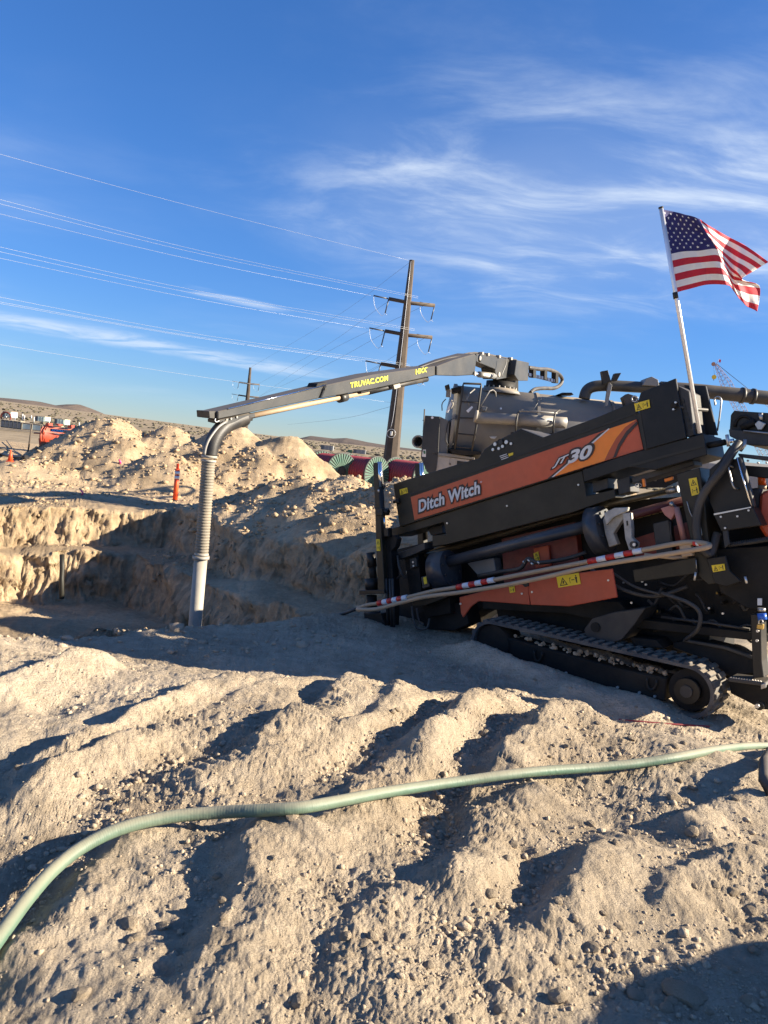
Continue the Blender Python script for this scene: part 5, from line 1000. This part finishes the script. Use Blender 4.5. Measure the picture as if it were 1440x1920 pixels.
# ------------------------------------------------------------------ yard at the left: crates, posts, boxes
def crate(q, Y, label, dark=False):
    p = [at(x, y, Y) for x, y in q]; x0_, x1_ = p[0].x, p[1].x; z1_, z0_ = p[0].z, p[2].z; e = empty('storage_crate', Vector(((x0_+x1_)/2, Y, z0_))); tag(e, label, 'crate', 'crates in a row beyond the red trailer'); w_, h_ = x1_-x0_, z1_-z0_
    box('body', (0, .5, h_/2), (w_, 1.0, h_), 'slate' if dark else 'palewood', e, None, .02)
    box('front_panel', (0, -.02, h_/2), (w_*.86, .05, h_*.7), 'pipegrey' if dark else 'mint', e, None, .01)
    for s_ in (-1, 1): box('corner_post', (s_*w_*.46, -.03, h_/2), (w_*.07, .07, h_*1.02), 'slate' if dark else 'palewood', e, None, .005)
    box('lid', (0, .5, h_+.04), (w_*1.03, 1.1, .06), 'palewood', e, None, .01)
names = ['first', 'second', 'third', 'fourth', 'fifth']
for k in range(5): x = 2+k*7.6; crate([(x, 787+k*.9), (x+7, 787.5+k*.9), (x+7, 802+k*.9), (x, 801+k*.9)], 88, names[k]+' narrow slate crate counting from the left picture edge', True)
for k, x in enumerate((41, 60, 79, 98, 120, 141, 160, 180)): crate([(x, 793+(x-41)*.096), (x+17.5, 794+(x-41)*.096), (x+17.5, 807.5+(x-41)*.086), (x, 806.5+(x-41)*.086)], 88, ('leftmost pale green crate next to the slate crates', 'pale green crate just left of the red trailer', 'pale green crate behind the rear end of the red trailer', 'pale green crate behind the middle of the red trailer', 'pale green crate behind the front of the red trailer', 'pale green crate just right of the red trailer', 'second pale green crate right of the red trailer', 'rightmost pale green crate above the spoil heap')[k])
for k, (x, y0_, y1_) in enumerate(((28, 774, 790), (42, 776, 788), (45.5, 779, 788), (58.5, 779, 788), (63.5, 782, 791), (92, 784, 794), (128, 788, 798), (148, 792, 801), (170, 798, 804))):
    a_, b_ = at(x, y1_+1, 95), at(x, y0_, 95); o = cyl('white_post', a_, Vector((a_.x, a_.y, b_.z)), .055, 'reflect', None, None, 8); o.data.name = 'white_post'; tag(o, ('first', 'second', 'third', 'fourth', 'fifth', 'sixth', 'seventh', 'eighth', 'ninth')[k]+' slim white post from the left behind the row of crates', 'post', 'white posts behind the crates')
def boxthing(name, q, Y, m1, m2, label, dep=2.0):
    (xa, ya), (xb, yb), ym = q; p, r = at(xa, ya, Y), at(xb, yb, Y); m = at(xa, ym, Y); e = empty(name, Vector((p.x, Y, r.z))); tag(e, label, name.split('_')[-1]); w_, h_ = r.x-p.x, p.z-r.z
    ang = .5; box('body', (w_*.62, dep*.5, h_/2), (w_*.76, dep, h_), m2, e, None, .02); box('end_wall', (w_*.12, dep*.5, h_/2), (w_*.24, dep*.98, h_*.99), m1, e, None, .02); box('roof', (w_*.5, dep*.5, h_+.03), (w_*1.02, dep*1.03, .08), 'palewood', e, None, .01)
    for k in range(3): box('wall_rib', (w_*(.36+.26*k), -.03, h_/2), (w_*.03, .06, h_*.92), m2, e, None, .005)
boxthing('site_box', ((66, 780), (84, 791), 781), 120, 'slate', 'mint', 'white box with dark end behind the crates, nearest the slate crates'); boxthing('site_box', ((102, 785), (121, 796.5), 786), 120, 'slate', 'mint', 'white box with dark end above the red trailer'); boxthing('site_box', ((5, 771), (21, 783), 772), 120, 'slate', 'mint', 'white box behind the dark spoked reel')
boxthing('site_box', ((198, 791), (223, 799.5), 792), 150, 'slate', 'contgrey', 'grey box on the plain above the spoil heap'); boxthing('shipping_container', ((602, 834), (624, 845), 835), 190, 'slate', 'contgrey', 'grey container on the plain nearest the spoil heap', 3); boxthing('shipping_container', ((652, 843), (659, 850), 844), 190, 'contgreen', 'contgreen', 'small dark green container on the plain', 2); boxthing('shipping_container', ((663, 842), (685, 852), 843), 190, 'slate', 'contgrey', 'grey container with pale door right of the green one', 3)
c = at(11, 782, 92); e = empty('spoked_reel', c); tag(e, 'dark spoked empty reel standing at the left picture edge', 'reel'); tube('rim', [Vector((.58*math.cos(t), 0, .58*math.sin(t))) for t in (2*math.pi*k/30 for k in range(31))], .10, 'deepred', e); tube('hub', [Vector((0, -.2, 0)), Vector((0, .2, 0))], .16, 'steel', e)
for k in range(5): t = k*math.pi*2/5; tube('spoke', [Vector((0, 0, 0)), Vector((.58*math.cos(t), 0, .58*math.sin(t)))], .04, 'slate', e, 0, 6)
# ------------------------------------------------------------------ crane far right
cq = at(1342, 684, 300); cb0 = at(1440, 862, 300); e = empty('lattice_crane', Vector((cb0.x, 300, 0))); tag(e, 'distant red lattice boom crane with yellow hook block', 'crane'); o = e.location; A, Bq = cq-o, cb0-o; d = (Bq-A).normalized(); s1 = Vector((0, 1, 0)); s2 = d.cross(s1).normalized(); n = 26; bm = bmesh.new()
def cc(k, i, j): wv = .35+1.15*min(1, k/5); return A+(Bq-A)*(k/n)+s1*wv*i+s2*wv*j
for k in range(n):
    for i, j in ((-1, -1), (-1, 1), (1, 1), (1, -1)): bm_tube(bm, [cc(k, i, j), cc(k+1, i, j)], .075, 4, False)
    for (i, j), (i2, j2) in (((-1, -1), (-1, 1)), ((-1, 1), (1, 1)), ((1, 1), (1, -1)), ((1, -1), (-1, -1))): bm_tube(bm, [cc(k, i, j), cc(k+1, i2, j2)], .04, 4, False); bm_tube(bm, [cc(k, i, j), cc(k, i2, j2)], .04, 4, False)
link('boom', bm_mesh('boom', bm), 'cranered', e); tube('pendant_line', [A+Vector((.3, 0, .4)), at(1400, 727, 300)-o, at(1470, 790, 300)-o], .09, 'insul', e); cyl('head_sheave', A+Vector((-.9, -.2, .2)), A+Vector((-.9, .2, .2)), .75, 'cranered', e, None, 16); hk = at(1339, 707, 300)-o
tube('hoist_rope', [A+Vector((-.9, 0, 0)), hk+Vector((.0, 0, .8))], .05, 'insul', e, 0, 5); hb = cyl('hook_block', hk+Vector((0, -.25, 0)), hk+Vector((0, .25, 0)), .85, 'craneyellow', e, None, 14); tube('hook', [hk, hk+Vector((0, 0, -1.3))], .15, 'slate', hb); box('boom_flag', A+Vector((1.4, 0, 1.6)), (.7, .06, 1.1), 'flagred', e); tube('flag_staff', [A, A+Vector((1.1, 0, 2.4))], .06, 'cranered', e)
box('crane_body', Vector((1.0, 0, 1.6)), (7, 4, 2.6), 'cranered', e, None, .2); box('crane_crawler', Vector((1.0, 0, .3)), (9, 5, 1.0), 'slate', e, None, .2)

# ------------------------------------------------------------------ green hose across the foreground
HP = [(-70, 1850), (-30, 1795), (0, 1757), (50, 1683), (100, 1627), (150, 1587), (220, 1551), (300, 1531), (400, 1523), (500, 1519), (560, 1517), (620, 1506), (700, 1488), (800, 1473), (870, 1465), (950, 1452), (1020, 1444), (1100, 1441), (1200, 1433), (1280, 1418), (1350, 1403), (1400, 1398), (1470, 1397), (1540, 1402)]
pts = [hit(x, y, .05, True) for x, y in HP]; dep = np.array([p.y for p in pts]); xs_ = np.arange(len(pts)); co_ = np.polyfit(xs_, dep, 4); dsm = np.polyval(co_, xs_)
pts = [at(x, y, min(d_, .4*d_+.6*s_)) for (x, y), d_, s_ in zip(HP, dep, dsm)]
for _ in range(1): pts = [pts[0]]+[(a+b*2+c)/4 for a, b, c in zip(pts, pts[1:], pts[2:])]+[pts[-1]]
for hx, hy in ((4.0, 5.3), (5.2, 5.6), (6.6, 5.3), (8.2, 5.5)): pts.append(Vector((hx, hy, float(H(np.array([hx]), np.array([hy]))[0])+.04)))
cl_ = spline(pts, 64); bm = bmesh.new(); nn_ = len(cl_); bm_tube(bm, cl_, .028, 14, True, lambda t: .0275+.0002*math.cos(t*nn_*math.pi*.5)); o = link('green_hose', bm_mesh('green_hose', bm), 'greenhose'); tag(o, 'long dusty green ribbed hose lying across the foreground ruts', 'hose')
o = tube('red_cord', spline([hit(1330, 1362, .01), hit(1250, 1357, .01), hit(1190, 1352, .012), hit(1160, 1349, .0)], 8), .009, 'conduit', None, 0, 6); tag(o, 'thin dark red cord on the dirt below the track', 'cord')
o = tube('black_pipe', [at(116.5, 1040, 16.2), at(116.5, 1066, 16.1), at(115.5, 1085, 16.1), at(116, 1122, 15.9)], .05, 'ink', None, 0, 10); tag(o, 'black pipe standing against the dark pit wall', 'pipe')
pts = [hit(1436, 1462, .05), hit(1431, 1435, .12), hit(1438, 1415, .12)]; o = tube('dark_hose_end', [hit(1450, 1490, .03), hit(1434, 1462, .06), hit(1434, 1430, .10), hit(1446, 1405, .08), hit(1480, 1400, .05), Vector((3.6, 5.6, float(H(np.array([3.6]), np.array([5.6]))[0])+.05)), Vector((5.0, 6.2, float(H(np.array([5.0]), np.array([6.2]))[0])+.05))], .035, 'hoseblack', None, 0, 10); tag(o, 'dark hose end curling in at the right picture edge', 'hose')

# ------------------------------------------------------------------ stones
def stone_mesh(seed, sub=2):
    rnd = random.Random(seed); bm = bmesh.new(); bmesh.ops.create_icosphere(bm, subdivisions=sub, radius=1.0); sx, sy, sz = rnd.uniform(.8, 1.2), rnd.uniform(.7, 1.0), rnd.uniform(.5, .75)
    dirs = [Vector((rnd.gauss(0, 1), rnd.gauss(0, 1), rnd.gauss(0, 1))).normalized() for _ in range(7)]
    for v in bm.verts:
        k = 1.0
        for q in dirs: k = min(k, .78/max(.05, v.co.normalized().dot(q)) if v.co.normalized().dot(q) > .3 else 9)
        v.co *= min(1, k)*rnd.uniform(.93, 1.06); v.co.x *= sx; v.co.y *= sy; v.co.z *= sz
    me = bm_mesh('rock', bm); me.materials.append(MAT['clod']); return me
RM = [stone_mesh(s) for s in range(8)]
def rock(p, r, k, label, group=None):
    o = bpy.data.objects.new('rock', RM[k % 8]); COL.objects.link(o); o.location = (p.x, p.y, p.z+r*.18); o.scale = (r, r*random.uniform(.8, 1.1), r*random.uniform(.75, 1.0)); o.rotation_euler = (random.uniform(-.4, .4), random.uniform(-.4, .4), random.uniform(0, 6.28)); tag(o, label, 'rock', group)
BIG = [(1278, 1868, 36, 'largest flat rock in the shade at the lower right'), (960, 1848, 18, 'smooth tan rock at the bottom edge right of centre'), (1402, 1882, 18, 'shaded rock right of the largest flat rock'), (648, 1757, 13, 'lone rounded rock below the middle of the hose'), (243, 1767, 14, 'lone pale rock in the lower left foreground'), (908, 1377, 11, 'pale rock in the trough between two dirt ridges'),
       (633, 1437, 10, 'pale rock at the foot of the central ridge'), (470, 1588, 9, 'small pale rock just below the hose, left of centre'), (1265, 1498, 15, 'blocky rock just below the right end of the hose'), (1108, 1548, 12, 'pale rock on the mound below the hose right half'), (960, 1585, 12, 'pointed clod on the mound below the hose'), (935, 1700, 11, 'light clod in the hollow at the lower centre right'), (1340, 1660, 14, 'grey rock near the right edge in half shade'), (836, 1747, 12, 'tan clod right of the lower centre'), (215, 1498, 8, 'pale pebble beside the left rut'), (1160, 1740, 13, 'rock on the rim of the shaded ground'), (70, 843, 3, 'x')]
for k, (px, py, rp2, lab) in enumerate(BIG[:-1]): p = hit(px, py, 0, True); rock(p, rp2*(p-CAM).dot(Fw)/FPX, k, lab)
b = hit(82, 859, 0, True); rock(b, 6*(b-CAM).dot(Fw)/FPX, 3, 'large cream boulder on the left spoil heap below the red trailer')
cnt = 0
while cnt < 110:
    px, py = random.uniform(-60, 1500), random.uniform(1250, 1930)
    if random.random() > .25+.75*(px > 600): continue
    p = hit(px, py, 0, True); rock(p, random.uniform(.014, .032)*(1.25 if random.random() < .15 else 1), random.randrange(8), 'fist sized pale clod lying loose on the churned foreground', 'loose clods in the foreground'); cnt += 1
ico = bmesh.new(); bmesh.ops.create_icosphere(ico, subdivisions=1, radius=1.0); IV = np.array([v.co[:] for v in ico.verts]); IF = np.array([[v.index for v in f.verts] for f in ico.faces]); ico.free()
ic2 = bmesh.new(); bmesh.ops.create_icosphere(ic2, subdivisions=2, radius=1.0); IV2 = np.array([v.co[:] for v in ic2.verts]); IF2 = np.array([[v.index for v in f.verts] for f in ic2.faces]); ic2.free()
def scatter(name, X, Y, S, label, mat='clod', V0=None, F0=None, seed=1):
    rs = np.random.RandomState(seed); V0 = IV if V0 is None else V0; F0 = IF if F0 is None else F0; n = len(X); Z = H(X, Y, True)
    a = rs.rand(n)*6.283; ca, sa = np.cos(a), np.sin(a); sc = np.stack([rs.uniform(.75, 1.3, n), rs.uniform(.65, 1.1, n), rs.uniform(.45, .85, n)], -1)
    jit = 1+rs.uniform(-.30, .30, (n, len(V0))); P_ = V0[None]*jit[..., None]*sc[:, None, :]*S[:, None, None]
    Q_ = np.stack([P_[..., 0]*ca[:, None]-P_[..., 1]*sa[:, None], P_[..., 0]*sa[:, None]+P_[..., 1]*ca[:, None], P_[..., 2]], -1)+np.stack([X, Y, Z+S*.08], -1)[:, None, :]
    F_ = (F0[None]+(np.arange(n)*len(V0))[:, None, None]).reshape(-1, 3).astype(np.int32); me = bpy.data.meshes.new(name)
    me.vertices.add(n*len(V0)); me.vertices.foreach_set('co', Q_.ravel()); me.loops.add(F_.size); me.loops.foreach_set('vertex_index', F_.ravel()); me.polygons.add(len(F_)); me.polygons.foreach_set('loop_start', np.arange(0, F_.size, 3, dtype=np.int32)); me.polygons.foreach_set('loop_total', np.full(len(F_), 3, np.int32)); me.update(calc_edges=True)
    tag(link(name, me, mat), label, None, None, 'stuff')
rs = np.random.RandomState(5)
def fan(n, r0, r1, az=36): a = R(1)*rs.uniform(-az, az, n); r = np.exp(rs.uniform(math.log(r0), math.log(r1), n)); return np.sin(a)*r, np.cos(a)*r
X, Y = fan(46000, 1.5, 9.5); g0 = H(X, Y, False); cur = (H(X+.22, Y, False)+H(X-.22, Y, False)+H(X, Y+.22, False)+H(X, Y-.22, False))/4-g0
dens = .9*fbm(X, Y, .8, 3, 201)+16*cur+.12*(X > .2); k = rs.rand(len(X)) < np.clip(.22+dens, .07, 1); X, Y, cur = X[k], Y[k], cur[k]
S = np.exp(rs.normal(math.log(.0030), .60, len(X)))*(1+.09*np.hypot(X, Y))*(1+np.clip(cur*14, 0, .9)); scatter('loose_gravel', X, Y, np.clip(S, .0015, .026), 'small loose clods and grit strewn over the ruts')
# rubble on the heaps round the excavation
def around(n, cx, cy, rx, ry): a = rs.rand(n)*6.283; r = np.sqrt(rs.rand(n)); return cx+rx*r*np.cos(a), cy+ry*r*np.sin(a)
Xs, Ys = [], []
for cx, cy, rx, ry, n in ((-2.2, 18.4, 3.4, 2.2, 1100), (.6, 16.8, 2.4, 2.4, 800), (-9.6, 29.0, 4.6, 2.8, 800), (-7.2, 24.2, 6, 3.2, 500), (-9.4, 13.6, 2.2, 2.2, 500), (-3.75, 11.2, 1.3, 1.1, 350), (-3.5, 8.6, 3.5, 1.2, 500), (-10.5, 18.5, 4, 1.6, 400), (-14, 24, 4, 4, 250), (-5, 28.6, 3, 1.2, 300)):
    x_, y_ = around(n, cx, cy, rx, ry); Xs.append(x_); Ys.append(y_)
X, Y = np.concatenate(Xs), np.concatenate(Ys); S = np.clip(np.exp(rs.normal(math.log(.026), .60, len(X)))*(.45+.035*Y), .010, .13); scatter('rubble', X, Y, S, 'broken earth and rock rubble on the spoil heaps round the pit', 'clod', IV, IF, 3)
# dry scrub on the plain
a = R(1)*rs.uniform(-34, 34, 5200); r = np.exp(rs.uniform(math.log(130), math.log(1500), 5200)); X, Y = np.sin(a)*r, np.cos(a)*r; kk = fbm(X, Y, .018, 4, 401)+.35*rs.rand(len(X)) > .22; X, Y, r = X[kk], Y[kk], r[kk]
n = len(X); S = rs.uniform(.25, .7, n)*(1+r/700); Z = zplain(X, Y); jit = 1+rs.uniform(-.3, .3, (n, len(IV))); P_ = IV[None]*jit[..., None]*np.stack([S*1.3, S*1.3, S*.7], -1)[:, None, :]+np.stack([X, Y, Z+S*.2], -1)[:, None, :]
MAT['scrub'] = M('dry_scrub', (.085, .075, .045), .9, 0, .1, .3, 0, 2); F_ = (IF[None]+(np.arange(n)*len(IV))[:, None, None]).reshape(-1, 3)
tag(link('desert_scrub', mesh_from('desert_scrub', P_.reshape(-1, 3).tolist(), F_.tolist()), 'scrub'), 'low dry scrub dotted over the far plain', None, None, 'stuff')
